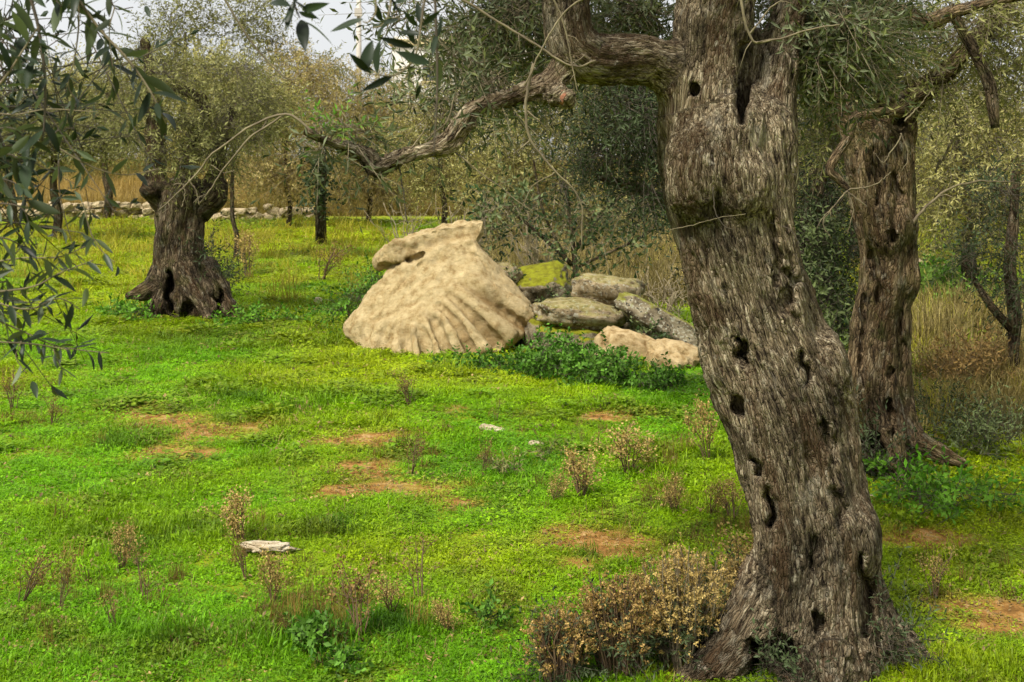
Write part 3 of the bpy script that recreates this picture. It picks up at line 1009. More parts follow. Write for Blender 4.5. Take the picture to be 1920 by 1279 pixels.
# hollows
for d in np.arange(-.34, .13, .02):
    if d < .06:
        f.cap(at(1397, 92, Y1 + d), at(1391, 190, Y1 + d), .030, .034, .012, True)
        f.cap(at(1391, 190, Y1 + d), at(1391, 228, Y1 + d), .028, .014, .012, True)
for q in ((1392, 662, 17, 36, .16, 9), (1386, 762, 11, 22, .10, 5), (1480, 560, 15, 60, .035, 8), (1508, 692, 13, 40, .07, 3), (1422, 878, 8, 24, .09, 7), (1446, 952, 10, 44, .13, 3),
          (1572, 955, 11, 46, .04, 3), (1302, 168, 8, 13, .10, 0), (1535, 1170, 7, 22, .06, 2), (1622, 1115, 11, 85, .07, 7), (1440, 1232, 42, 46, .16, 0), (1552, 830, 9, 46, .025, 6), (1335, 400, 30, 30, .02, 0), (1452, 470, 9, 70, .025, 3), (1524, 1040, 10, 40, .02, 0)):
    carve(f, Y1, *q[:4], depth=q[4], tilt=q[5])
V, F, C = bark_mesh(f, [AX, STEM[2:], STEM2[2:], LIMB[3:], LOW] + ROOTS, amp=.017, freq=40, lump=.012)
T1 = empty('olive_tree', gnd(1525, 1245), 'large gnarled olive tree with a leaning hollowed trunk standing nearest on the right', 'tree', 'olive trees of the grove')
TR1 = part('trunk', V, F, M_BARK, T1, smooth=True, attrs={'bark': ('FLOAT_VECTOR', C)})
del f
# sawn end of the stub
P = np.array(path([(1050, 179, 15, -.385), (1065, 186.5, 15, -.408)], Y1))
V, F = tube(P[:, :3], P[:, 3], 14)
part('sawn_end', V, F, M_CUT, TR1)
# higher limbs of the crown, above the frame
def limb(root, pts, Y0, mat, n=14, name='limb', sides=9):
    P = np.array(smooth_path(pts, Y0, n))
    V, F = tube(P[:, :3], P[:, 3], sides)
    C = bark_coords(V, [[tuple(q) for q in P]])
    return part(name, V, F, mat, root, smooth=True, attrs={'bark': ('FLOAT_VECTOR', C)})
limb(T1, [(1352, -120, 56), (1330, -260, 46), (1380, -420, 34), (1350, -600, 18, .2)], Y1, M_BARK)
limb(T1, [(1535, -110, 27, .3), (1620, -260, 22, .5), (1700, -420, 14, .7)], Y1, M_BARK)
limb(T1, [(1052, -110, 30, -.3), (1010, -260, 24, -.2), (900, -420, 14, 0)], Y1, M_BARK)
# crown
K1 = [cl(930, 70, 6.2, 95, 75, .3, 330), cl(1000, 20, 6.0, 100, 55, .3, 300), cl(1180, 20, 6.3, 75, 45, .25, 230), cl(1150, 60, 6.5, 70, 40, .2, 120),
      cl(1450, 10, 6.0, 40, 30, .15, 60), cl(1580, 55, 5.8, 80, 60, .3, 330), cl(1560, 125, 5.8, 60, 40, .2, 200), cl(1520, 80, 5.8, 40, 50, .2, 90), cl(1620, 20, 6.6, 80, 40, .3, 180),
      cl(650, 246, 4.88, 45, 13, .08, 20), cl(605, 268, 4.88, 30, 16, .08, 16), cl(855, 130, 5.4, 60, 50, .2, 60), cl(800, 205, 5.1, 90, 35, .15, 40),
      cl(930, 165, 5.2, 60, 30, .12, 50), cl(770, 30, 5.6, 70, 50, .2, 42), cl(1080, 80, 5.9, 50, 70, .2, 80)]
for q in ((1300, -330, 5.8, 420, 150, .9, 520), (900, -300, 5.3, 260, 150, .8, 300), (1700, -300, 6.2, 300, 150, .8, 300), (1350, -620, 5.8, 500, 130, 1., 380)):
    K1.append(cl(*q))
add_crown(T1, K1, .052, [M_LEAF, M_TWIG], 3, droop=.35, clump=9, tight=.22)
add_crown(T1, [cl(645, 236, 4.82, 35, 8, .06, 12), cl(590, 245, 4.82, 25, 10, .06, 6)], .03, [M_LUSH, M_TWIG], 4, name='young_shoots', droop=-.1, wr=.32)
for pts, dy, r0, r1, mt in (
        ([(850, -8), (950, 50), (1020, 95), (1075, 126), (1118, 114)], -.7, .0055, .004, M_TWIG),
        ([(1000, 118), (986, 190), (996, 262), (1040, 322), (1086, 372), (1092, 470)], -.6, .007, .0022, M_TWIG),
        ([(1035, -10), (1062, 60), (1072, 120), (1082, 172)], -.75, .004, .002, M_TWIG),
        ([(985, 160), (1060, 20), (1180, -30)], -.8, .003, .004, M_TWIG),
        ([(600, 258), (530, 215), (420, 272), (350, 345), (296, 394)], -.72, .006, .0028, M_TWIG),
        ([(530, 216), (466, 262), (412, 330), (372, 382)], -.72, .005, .0025, M_TWIG),
        ([(352, 340), (366, 360), (372, 384)], -.72, .0028, .002, M_TWIG), ([(342, 350), (346, 368), (340, 386)], -.72, .0028, .002, M_TWIG),
        ([(344, 349), (330, 346), (322, 350)], -.72, .0024, .0016, M_TWIG), ([(395, 310), (420, 325), (440, 320)], -.72, .0024, .0016, M_TWIG),
        ([(1385, -10), (1402, 58), (1424, 80), (1500, 62), (1575, 46)], -.5, .006, .003, M_TWIG),
        ([(1404, 62), (1440, 20), (1480, -10)], -.5, .004, .003, M_TWIG),
        ([(1338, 352), (1340, 392), (1358, 425), (1380, 432)], -.36, .003, .0015, M_TWIGD),
        ([(1255, 432), (1330, 412), (1400, 402)], -.34, .002, .0012, M_TWIG),
        ([(700, 318), (704, 330), (700, 345)], -.62, .006, .002, M_TWIGD), ([(748, 302), (755, 345), (765, 420)], -.62, .004, .002, M_TWIGD),
        ([(800, 262), (840, 225), (850, 180)], -.58, .004, .002, M_TWIG), ([(770, 280), (790, 250), (800, 230)], -.6, .004, .002, M_TWIG),
        ([(830, 268), (870, 300), (930, 345), (1000, 400)], -.55, .004, .0015, M_TWIG), ([(1040, 322), (1000, 350), (970, 410)], -.6, .003, .0015, M_TWIG),
        ([(1440, 420), (1480, 430), (1500, 460)], -.2, .003, .002, M_TWIGD)):
    twig(T1, pts, Y1 + dy, mt, r0, r1, jit=.006)

# ------------------------------------------------------------------ the second olive tree on the right
Y2 = 8.85
AX = smooth_path([(1650, 905, 62), (1650, 850, 56), (1648, 800, 54), (1643, 750, 53), (1643, 700, 51), (1649, 650, 49), (1652, 600, 48), (1658, 550, 47), (1664, 500, 48),
                  (1664, 450, 53), (1657, 400, 57), (1653, 350, 58), (1650, 300, 57), (1650, 255, 55)], Y2, 28)
f = Field(at(1380, 930, Y2) + np.array((0, -.8, 0)), at(1960, -60, Y2) + np.array((0, .8, 0)), .015)
f.chain([(x, y, z, r * .82) for x, y, z, r in AX], .03)
strands(f, AX, 5, .56, .5, -.5, .04, .2)
CH = [path(q, Y2) for q in (
    [(1625, 300, 40), (1610, 250, 36), (1578, 205, 31), (1552, 165, 27, .05), (1520, 115, 24, .1), (1480, 50, 20, .2), (1450, -40, 18, .3)],
    [(1672, 290, 40), (1682, 240, 36), (1692, 205, 28), (1728, 172, 20, -.1), (1780, 130, 15, -.2), (1840, 70, 11, -.2), (1900, 0, 9, -.2)],
    [(1665, 300, 34, .1), (1672, 200, 28, .25), (1650, 120, 22, .35), (1660, 20, 18, .4), (1640, -60, 16, .4)],
    [(1678, 760, 32), (1712, 822, 20, -.1), (1758, 848, 14, -.15), (1805, 868, 8, -.2)], [(1655, 810, 32, -.1), (1672, 860, 24, -.25), (1690, 905, 16, -.35)],
    [(1615, 800, 30, -.05), (1598, 860, 22, -.15), (1578, 900, 14, -.2)], [(1600, 760, 16, -.05), (1604, 690, 15, -.06), (1612, 610, 14, -.04), (1625, 560, 12)], [(1650, 830, 34, .2), (1640, 900, 22, .5)])]
for c in CH:
    f.chain(c, .05)
f.ell(at(1700, 520, Y2 - .05), (.09, .12, .16), .05); f.ell(at(1665, 420, Y2 - .15), (.16, .12, .2), .06); f.ell(at(1630, 690, Y2 - .12), (.1, .1, .25), .06)
for q in ((1690, 235, 15, 20, .12, 0), (1672, 445, 8, 16, .08, 0), (1680, 380, 9, 60, .04, 3), (1640, 850, 22, 48, .2, -4), (1655, 880, 14, 26, .2, 0), (1668, 700, 6, 14, .05, 0), (1672, 790, 7, 45, .06, 2), (1690, 640, 6, 60, .04, 2), (1618, 640, 5, 90, .05, 0), (1640, 520, 9, 60, .05, 4), (1640, 330, 6, 60, .04, 4)):
    carve(f, Y2, *q[:4], depth=q[4], tilt=q[5], k=.02)
V, F, C = bark_mesh(f, [AX] + CH, amp=.016, freq=20, lump=.014)
T2 = empty('olive_tree', gnd(1650, 885), 'olive tree with a forked pale brown trunk just behind the leaning front trunk', 'tree', 'olive trees of the grove')
part('trunk', V, F, M_BARK2, T2, smooth=True, attrs={'bark': ('FLOAT_VECTOR', C)})
del f
DL = limb(T2, [(1695, 210, 11, -.2), (1650, 212, 10, -.35), (1602, 222, 10, -.4), (1588, 262, 9, -.45), (1556, 314, 9, -.5), (1572, 336, 8, -.5), (1592, 358, 6, -.5)], Y2, M_BARK2, name='dead_limb', n=26)
limb(T2, [(1560, -40, 16, -.6), (1620, 0, 15, -.6), (1690, 22, 16, -.6), (1735, 42, 17, -.6), (1790, 22, 13, -.6), (1870, 2, 9, -.6), (1930, -8, 7, -.6)], Y2, M_BARK2, n=22)
limb(T2, [(1450, -30, 18, .3), (1430, -140, 15, .4), (1480, -260, 10, .5)], Y2, M_BARK2)
limb(T2, [(1780, 10, 9, -.6), (1800, 50, 10, -.6), (1832, 105, 11, -.6), (1856, 160, 12, -.6), (1862, 205, 11, -.6), (1866, 240, 8, -.6)], Y2, M_BARK3, n=18)
K2 = [cl(1540, 130, 9.3, 80, 70, .5, 330), cl(1640, 150, 9.2, 70, 60, .5, 200), cl(1690, 110, 9.0, 60, 45, .4, 130), cl(1760, 170, 8.8, 60, 40, .4, 110), cl(1620, 30, 9.0, 90, 50, .5, 170),
      cl(1840, 60, 8.6, 80, 60, .5, 190), cl(1900, 120, 8.8, 60, 70, .5, 160), cl(1880, 20, 8.8, 70, 40, .5, 150), cl(1740, 20, 9.0, 60, 30, .4, 60), cl(1550, 260, 9.4, 50, 60, .4, 110), cl(1760, 80, 9.2, 50, 40, .4, 40),
      cl(1500, -250, 9.2, 350, 160, 1.2, 300), cl(1850, -250, 9.2, 350, 160, 1.2, 300)]
add_crown(T2, K2, .058, [M_LEAFG, M_TWIG], 8, droop=.4, clump=9, tight=.24)
for pts, dy, r0, r1, mt in (
        ([(1712, 420), (1735, 390), (1775, 360), (1815, 342), (1870, 340), (1925, 348)], -.2, .012, .004, M_TWIG),
        ([(1590, 356), (1640, 345), (1670, 320)], -.6, .006, .003, M_TWIG), ([(1590, 356), (1560, 390), (1530, 430)], -.6, .005, .002, M_TWIG), ([(1592, 360), (1600, 400), (1590, 440)], -.6, .005, .002, M_TWIG),
        ([(1588, 358), (1620, 385), (1625, 388)], -.6, .006, .004, M_TWIG), ([(1560, 388), (1545, 420), (1560, 450)], -.6, .004, .002, M_TWIG),
        ([(1690, 255), (1660, 300), (1640, 290)], -.5, .005, .002, M_TWIG), ([(1700, 230), (1720, 200), (1745, 170)], -.5, .006, .002, M_TWIG), ([(1690, 250), (1700, 290), (1690, 320)], -.5, .005, .002, M_TWIG),
        ([(1650, 20), (1670, 45), (1690, 72), (1740, 70), (1810, 68)], -.6, .008, .004, M_TWIGD), ([(1770, 300), (1790, 260), (1810, 250)], .4, .012, .006, M_TWIG), ([(1765, 300), (1755, 325)], .4, .012, .008, M_TWIG)):
    twig(DL if dy == -.6 and pts[0][1] > 300 else T2, pts, Y2 + dy, mt, r0, r1, jit=.012, n=20)

# ------------------------------------------------------------------ the olive tree on the left
Y3 = 18.0
AX = smooth_path([(345, 605, 56), (343, 570, 52), (340, 540, 48), (338, 510, 46), (337, 480, 45), (338, 450, 43), (340, 420, 42), (343, 390, 42), (345, 365, 46)], Y3, 18)
f = Field(at(210, 625, Y3) + np.array((0, -1.3, 0)), at(470, 60, Y3) + np.array((0, 1.1, 0)), .026)
f.chain([(x, y, z, r * .8) for x, y, z, r in AX], .05)
strands(f, AX, 5, .55, .5, .7, .07, .9)
CH = [path(q, Y3) for q in (
    [(325, 385, 28), (305, 368, 24), (290, 356, 21), (290, 335, 18), (291, 300, 17), (292, 250, 16), (289, 200, 13), (282, 140, 9), (272, 80, 7)],
    [(372, 390, 28), (392, 368, 25), (400, 345, 19), (406, 310, 11), (420, 255, 8), (440, 200, 6)],
    [(350, 375, 24), (352, 320, 14), (362, 255, 11), (386, 208, 9), (378, 185, 8), (352, 172, 7), (330, 166, 6)],
    [(318, 490, 22), (296, 530, 19, -.15), (268, 548, 14, -.3), (240, 556, 8, -.35)], [(385, 505, 26), (408, 545, 22, -.1), (428, 580, 16, -.2), (440, 600, 10, -.25)],
    [(352, 500, 22, -.2), (374, 545, 18, -.35), (396, 592, 13, -.5)], [(320, 520, 22, -.1), (300, 575, 18, -.25), (292, 605, 12, -.3)], [(350, 560, 26, .2), (370, 600, 18, .6)])]
for c in CH:
    f.chain(c, .08)
f.ell(at(285, 357, Y3 - .15), (.17, .17, .14), .06); f.ell(at(400, 365, Y3 - .1), (.16, .2, .18), .07); f.ell(at(346, 362, Y3 - .05), (.32, .25, .2), .08)
for q in ((318, 550, 10, 46, .3, 5), (348, 582, 9, 18, .25, 0), (404, 575, 7, 25, .2, 5), (380, 430, 6, 30, .1, 0), (412, 560, 6, 20, .2, 0)):
    carve(f, Y3, *q[:4], depth=q[4], tilt=q[5], k=.03)
V, F, C = bark_mesh(f, [AX] + CH, amp=.03, freq=11, lump=.03)
T3 = empty('olive_tree', gnd(345, 588), 'squat old olive tree with splayed roots and cut lobes on the left', 'tree', 'olive trees of the grove')
part('trunk', V, F, M_BARK3, T3, smooth=True, attrs={'bark': ('FLOAT_VECTOR', C)})
del f
K3 = [cl(455, 205, 18.3, 55, 45, .8, 260), cl(400, 235, 17.6, 50, 45, .5, 110), cl(280, 120, 17.8, 60, 50, .6, 130), cl(335, 150, 17.6, 50, 50, .6, 120), cl(430, 150, 18.4, 70, 50, .8, 160), cl(230, 170, 18.2, 60, 50, .8, 110), cl(330, 235, 17.5, 35, 40, .4, 60), cl(240, 240, 18, 45, 45, .6, 80), cl(370, 300, 17.6, 30, 35, .25, 50), cl(320, 285, 17.4, 40, 40, .25, 60), cl(345, 325, 17.4, 40, 18, .2, 30), cl(410, 285, 17.6, 40, 40, .3, 70),
      cl(480, 260, 18.2, 45, 35, .6, 60), cl(430, 300, 18.4, 35, 50, .5, 50)]
add_crown(T3, K3, 0.075, [M_LEAFG, M_TWIGD], 12, droop=.3, clump=9, tight=.25)
V, F, rn, mi = crown([(gnd(418, 560) + np.array((0, -.1, .35)), (.22, .25, .45), 90), (gnd(400, 470) * 0 + at(392, 470, 17.6), (.08, .1, .35), 30)], .07, np.random.default_rng(5), droop=-.5, wr=.3)
part('sucker_shoots', V, F, [M_LEAFD, M_TWIGD], T3, mi=mi, attrs={'rnd': ('FLOAT', rn)})

# ------------------------------------------------------------------ other trees and shrubs, near to far
def tree(name, base, label, cat, trunk, Y0, mat, clusters, L, leaf, seed, group=None, limbs=(), twigm=None, **kw):
    root = empty(name, base, label, cat, group)
    P = np.array(smooth_path(trunk, Y0, 16))
    V, F = tube(P[:, :3], P[:, 3], 10)
    V = V + vnormals(V, np.concatenate([F[0]])) * (.12 * P[:, 3].mean() * fbm(V * 4 / max(P[:, 3].mean() * 10, .3), 2))[:, None]
    part('trunk', V, F, mat, root, smooth=True, attrs={'bark': ('FLOAT_VECTOR', bark_coords(V, [[tuple(q) for q in P]]))})
    for l in limbs:
        limb(root, l, Y0, mat)
    if clusters:
        add_crown(root, clusters, L, [leaf, twigm or M_TWIGD], seed, **kw)
    return root

def gb(px, Y):
    x = (px - 960) / FPX * Y
    return np.array((x, Y, terr(x, Y)[0]))
def gpy(px, Y):
    return HOR + (EYE - gb(px, Y)[2]) / Y * FPX
BG = 'trees behind the grove'
tree('olive_tree', gb(1440, 11), 'dense dark bushy olive tree filling the space behind the leaning front trunk', 'tree',
     [(1440, gpy(1440, 11) + 5, 36), (1430, 640, 30), (1400, 500, 26), (1330, 330, 20), (1260, 180, 14)], 11, M_BARK3,
     [cl(1190, 230, 10.8, 80, 110, .6, 640), cl(1210, 150, 11, 80, 80, .6, 360), cl(1130, 290, 10.6, 70, 60, .4, 120), cl(1060, 190, 10.8, 80, 70, .5, 130), cl(1205, 370, 10.6, 45, 50, .4, 110), cl(1060, 330, 10.6, 60, 50, .4, 40),
      cl(1545, 330, 11.2, 60, 130, .6, 420), cl(1550, 470, 11, 60, 110, .6, 460), cl(1540, 220, 11.2, 60, 80, .6, 240), cl(1590, 560, 10.6, 30, 50, .3, 80), cl(1350, 300, 11.6, 130, 180, .5, 200),
      cl(1380, 480, 11.6, 120, 130, .4, 140)], .06, M_LEAFD, 21, BG, limbs=[[(1430, 640, 24), (1500, 480, 20), (1545, 300, 12)], [(1400, 500, 18), (1250, 380, 12), (1120, 330, 7)]], clump=12, droop=.35)
tree('olive_tree', gb(1903, 11.9), 'slim dark young olive tree at the right edge with a branch reaching left', 'tree',
     [(1906, gpy(1906, 11.9) + 4, 11), (1900, 660, 11), (1903, 590, 13), (1893, 500, 12), (1900, 420, 10), (1905, 320, 7)], 11.9, M_BARK3,
     [cl(1890, 450, 11.9, 45, 70, .35, 110), cl(1900, 540, 11.8, 30, 50, .3, 60), cl(1830, 480, 11.8, 35, 50, .3, 50), cl(1880, 360, 12, 60, 50, .4, 90)], .06, M_LEAFD, 22, BG,
     limbs=[[(1900, 620, 9), (1872, 590, 8), (1850, 562, 7), (1824, 520, 5), (1800, 490, 3)]])
tree('olive_tree', gb(1800, 19), 'broad yellow green olive tree in the right background behind the forked tree', 'tree',
     [(1822, gpy(1822, 19) + 3, 14), (1815, 450, 13), (1830, 380, 12), (1800, 290, 9), (1790, 200, 6)], 19, M_BARK3,
     [cl(1780, 260, 19, 80, 90, .9, 420), cl(1860, 300, 18.6, 80, 90, .9, 420), cl(1800, 380, 18.6, 90, 60, .8, 300), cl(1900, 400, 18.8, 60, 70, .8, 200), cl(1760, 420, 18.6, 40, 50, .6, 90), cl(1870, 200, 19.5, 80, 70, 1, 240), cl(1760, 160, 20, 80, 60, 1, 160),
      cl(1960, 300, 19, 80, 150, 1, 240)], .095, M_LEAFY, 23, BG, clump=9)
tree('olive_tree', gb(1640, 26), 'hazy green olive tree seen through the fork of the right trunk', 'tree',
     [(1600, gpy(1600, 26) + 3, 12), (1610, 380, 10), (1630, 250, 8), (1650, 160, 5)], 26, M_BARK3,
     [cl(1600, 220, 26, 90, 90, 1.3, 260), cl(1720, 170, 26, 90, 70, 1.3, 240), cl(1740, 330, 25, 70, 110, 1.2, 220), cl(1520, 300, 26, 80, 110, 1.2, 200)], .13, M_LEAFG, 24, BG)
tree('evergreen_shrub', gb(1080, 17.5), 'twiggy evergreen shrub with dark leaves growing behind the boulder', 'shrub',
     [(1080, gpy(1080, 17.5) + 3, 6), (1078, 500, 5), (1070, 420, 4), (1060, 340, 3)], 17.5, M_BARK3,
     [cl(930, 425, 17, 35, 50, .3, 34), cl(1000, 400, 17.3, 60, 60, .5, 34), cl(1090, 400, 17.3, 80, 70, .5, 70), cl(1190, 400, 17.2, 60, 60, .5, 70), cl(1130, 460, 17.0, 90, 30, .4, 30), cl(915, 370, 17.2, 25, 30, .3, 16)], .10, M_LEAFE, 25,
     limbs=[[(1078, 500, 4), (1000, 430, 3), (940, 380, 2)], [(1078, 470, 4), (1130, 400, 3), (1200, 340, 2)], [(1070, 500, 3), (1020, 400, 2.5), (1000, 300, 2)], [(1085, 500, 3), (1210, 440, 2.5), (1235, 400, 2)]], wr=.42, per=8, twigm=M_TWIG)
tree('round_shrub', gb(640, 15.8), 'low dark green bush tucked against the left side of the boulder', 'shrub',
     [(660, gpy(660, 15.8) + 2, 4), (655, 590, 3), (650, 560, 2)], 15.8, M_BARK3, [cl(670, 560, 15.9, 32, 24, .3, 80), cl(635, 578, 15.8, 30, 12, .25, 40), cl(700, 530, 16.3, 16, 30, .2, 50)], .06, M_BRAM, 26, wr=.4, droop=0)
# leafless pale shrubs behind the boulder
def bare_shrub(px, Y, h, w, n, label, seed):
    b = gb(px, Y)
    r_ = np.random.default_rng(seed)
    root = empty('bare_shrub', b, label, 'shrub', 'leafless shrubs behind the boulder')
    for k in range(n):
        a = r_.uniform(0, 6.28); d = w * r_.uniform(.15, 1)
        tip = b + np.array((math.cos(a) * d, math.sin(a) * d * .6, h * r_.uniform(.55, 1.05)))
        P = spline([b + r_.normal(0, .04, 3) * (1, 1, 0), b + (tip - b) * (.35, .35, .55) + r_.normal(0, .05, 3), tip], 10)
        P[1:] += r_.normal(0, .018, (9, 3))
        S = [tube(P, np.linspace(.013, .004, 10), 4)]
        for q in range(5):
            i = r_.integers(3, 9)
            e = P[i] + nrm(r_.normal(0, 1, 3) + (0, 0, .7)) * r_.uniform(.15, .45)
            m = (P[i] + e) / 2 + r_.normal(0, .03, 3)
            S.append(tube(np.array([P[i], m, e]), [.006, .0045, .003], 3))
            for z_ in range(2):
                e2 = m + nrm(r_.normal(0, 1, 3) + (0, 0, .5)) * r_.uniform(.08, .25)
                S.append(tube(np.array([m, (m + e2) / 2 + r_.normal(0, .01, 3), e2]), [.004, .003, .002], 3))
        V, F = merge(S)
        part('branch', V, F, M_TWIGP, root, smooth=True)
bare_shrub(850, 17.4, 1.5, .9, 16, 'pale leafless shrub with fine twigs standing behind the top of the boulder', 1)
bare_shrub(1010, 18.2, 1.7, 1.0, 14, 'pale leafless shrub tangled with the evergreen shrub behind the rock heap', 2)
bare_shrub(1245, 15.6, .9, .55, 9, 'thin bare shrub rising behind the tilted lichen slab', 3)
bare_shrub(760, 24, 1.3, .9, 10, 'bare brown shrub on the far lawn behind the boulder', 4)
# background rank beyond the stone wall
far = [
    ('olive_tree', 440, 27, 'rounded olive green tree crown directly behind the squat left tree', [(440, 180, 95, 70, 900), (500, 215, 60, 55, 450), (400, 140, 70, 45, 380), (380, 240, 60, 50, 200)], .085, M_LEAFY, 5),
    ('tall_tree', 345, 42, 'tall sparse tree with airy top rising above the squat left tree', [(345, 30, 75, 40, 130), (390, 75, 60, 40, 110), (310, 80, 40, 35, 50), (345, -40, 90, 50, 90), (350, 130, 60, 40, 120), (455, 50, 60, 45, 130), (525, 95, 50, 40, 120), (490, 0, 80, 30, 70), (590, 130, 50, 35, 90), (250, 110, 50, 40, 50)], .15, M_LEAFG, 7),
    ('olive_tree', 105, 34, 'dark olive tree with visible grey trunk behind the left foreground leaves', [(110, 240, 95, 50, 500), (60, 200, 80, 55, 380), (190, 250, 60, 45, 300), (30, 270, 70, 50, 250), (130, 275, 90, 26, 260)], .11, M_LEAFG, 9),
    ('olive_tree', 200, 46, 'pale yellow olive tree left of the squat tree and beyond the wall', [(170, 165, 80, 45, 380), (240, 205, 70, 60, 420), (110, 140, 60, 35, 200), (250, 150, 50, 40, 200)], .13, M_LEAFY, 8),
    ('tan_shrub', 540, 40, 'tawny bushy shrub behind the wall right of the squat left tree', [(540, 170, 75, 60, 560), (600, 220, 60, 60, 420), (520, 250, 60, 50, 400), (570, 120, 40, 40, 160), (500, 330, 55, 40, 380), (570, 330, 50, 45, 380)], .11, M_LEAFT, 5),
    ('tan_shrub', 690, 44, 'tawny shrub below the pole and the pale house', [(690, 180, 85, 50, 560), (650, 240, 70, 60, 450), (740, 230, 80, 60, 520), (700, 300, 90, 45, 520), (650, 350, 70, 35, 380), (740, 355, 60, 35, 340)], .12, M_LEAFT, 5),
    ('olive_tree', 830, 38, 'olive green tree standing behind the tip of the drooping limb', [(830, 200, 85, 60, 600), (780, 270, 80, 50, 480), (880, 260, 70, 60, 480), (900, 190, 60, 60, 320), (820, 340, 80, 45, 500)], .10, M_LEAFY, 6),
    ('olive_tree', 990, 31, 'grey green olive tree between the boulder and the dark bushy tree', [(980, 250, 80, 70, 550), (1040, 200, 80, 70, 450), (940, 320, 80, 50, 480), (1060, 330, 90, 55, 480), (1000, 130, 80, 60, 300), (960, 390, 80, 35, 360), (1090, 400, 80, 40, 360)], .095, M_LEAFY, 6),
    ('olive_tree', 1180, 36, 'olive tree far behind the leaning front trunk with hazy top', [(1150, 180, 110, 80, 400), (1250, 260, 110, 90, 400), (1200, 370, 90, 50, 400)], .11, M_LEAFY, 8),
    ('olive_tree', 20, 40, 'olive tree at the far left edge behind the hanging foreground leaves', [(0, 230, 90, 60, 350), (-60, 180, 90, 70, 220)], .12, M_LEAFG, 9)]
for i, (nm, px, Y, lab, cs, L, lm, tw) in enumerate(far):
    g0 = gpy(px, Y)
    tp = min(c[1] for c in cs)
    tree(nm, gb(px, Y), lab, 'shrub' if 'shrub' in nm else 'tree', [(px, g0 + 3, tw), (px + 4, g0 - 50, tw * .9), (px - 5, g0 - 110, tw * .75), (px + 3, max(tp, 60), tw * .3)], Y, M_BARK3,
         [cl(c[0], c[1], Y, c[2], c[3], c[2] / FPX * Y * .8, c[4]) for c in cs], L, lm, 300 + i, BG, twigm=M_TWIG if 'tan' in nm else M_TWIGD, wr=.32)
# ivy-covered stump
st = empty('ivy_stump', gb(602, 33), 'dark ivy covered tree stump beyond the wall below the drooping limb tip', 'stump')
P = np.array(path([(602, gpy(602, 33) + 2, 11), (600, 350, 10), (604, 315, 11), (600, 290, 9)], 33))
V, F = tube(P[:, :3], P[:, 3], 9)
part('trunk', V, F, M_BARK3, st, smooth=True, attrs={'bark': ('FLOAT_VECTOR', V * 1.0)})
add_crown(st, [cl(603, 340, 32.8, 11, 36, .18, 60), cl(606, 300, 32.8, 15, 14, .2, 24)], .11, [M_LEAFD, M_TWIGD], 77, name='ivy', wr=.8, stem=False)
# wooded skyline
rr_ = np.random.default_rng(99)
cs = []
for i in range(64):
    Y = rr_.uniform(62, 80); px = rr_.uniform(-250, 2170)
    tp = 205 - 45 * math.sin(px * .006 + 1) - rr_.uniform(0, 40)
    cs.append(cl(px, tp + 35, Y, rr_.uniform(60, 110), rr_.uniform(40, 65), 2.0, 150))
    cs.append(cl(px, tp + 105, Y, rr_.uniform(60, 110), 45, 2.0, 130))
V, F, rn, mi = crown(cs, .22, rr_, wr=.4, per=8, stem=False, clump=12)
sk = part('tree_line', V, F, [M_LEAFY], None, (0, 70, 0), attrs={'rnd': ('FLOAT', rn)})
tag(sk, 'distant mass of olive and tan trees along the skyline', 'trees', kind='stuff')

# ------------------------------------------------------------------ the big boulder
M_ROCK = rock_mat('tan_limestone', (0.53, 0.40, 0.21), (0.42, 0.295, 0.135), (0.22, 0.14, 0.055), lichen=.07, scale=2.2, bump=.04)
M_ROCKB = rock_mat('boulder_limestone', (0.52, 0.405, 0.215), (0.45, 0.335, 0.16), (0.31, 0.21, 0.09), lichen=.06, scale=2.2, bump=.05, stain=True)
M_ROCKG = rock_mat('grey_limestone', (0.33, 0.26, 0.155), (0.21, 0.158, 0.086), (0.08, 0.058, 0.033), moss=.35, lichen=.6, scale=1.6)
M_ROCKM = rock_mat('mossy_limestone', (0.22, 0.18, 0.11), (0.12, 0.095, 0.055), (0.04, 0.033, 0.022), moss=1.0, lichen=.3, scale=1.5)
M_ROCKL = rock_mat('lichen_limestone', (0.26, 0.22, 0.14), (0.15, 0.12, 0.075), (0.05, 0.04, 0.028), moss=.7, lichen=.95, scale=1.9)
M_STONE = rock_mat('wall_stone', (0.56, 0.45, 0.28), (0.40, 0.31, 0.17), (0.18, 0.13, 0.07), lichen=.3, scale=1.0, bump=.05)
M_STONEW = rock_mat('pale_stone', (0.62, 0.53, 0.37), (0.5, 0.41, 0.27), (0.33, 0.25, 0.14), scale=3)
BY = 15.0
f = Field((-2.2, 13.3, -.25), (.45, 16.9, 1.75), .021)
def bp(px, py, dy=0):
    return at(px, py, BY + dy)
def hull_field(fld, pts, rnd, k):
    """rounded convex block through the given points"""
    import bmesh
    bm = bmesh.new()
    for q in pts:
        bm.verts.new(q)
    bmesh.ops.convex_hull(bm, input=bm.verts[:])
    bmesh.ops.recalc_face_normals(bm, faces=bm.faces[:])
    pl = [(np.array(q.normal[:]), np.array(q.verts[0].co[:])) for q in bm.faces]
    bm.free()
    P = np.array(pts); sl, (X, Y, Z) = fld.win(P.min(0) - .15, P.max(0) + .15)
    d = None
    for n_, c_ in pl:
        e = ((X - c_[0]) * n_[0] + (Y - c_[1]) * n_[1] + (Z - c_[2]) * n_[2]).astype(np.float32)
        if d is None:
            d = e
        else:
            h_ = np.maximum(rnd - np.abs(d - e), 0) / rnd
            d = np.maximum(d, e) + h_ * h_ * rnd * .25
    fld.put(sl, d, k, False)
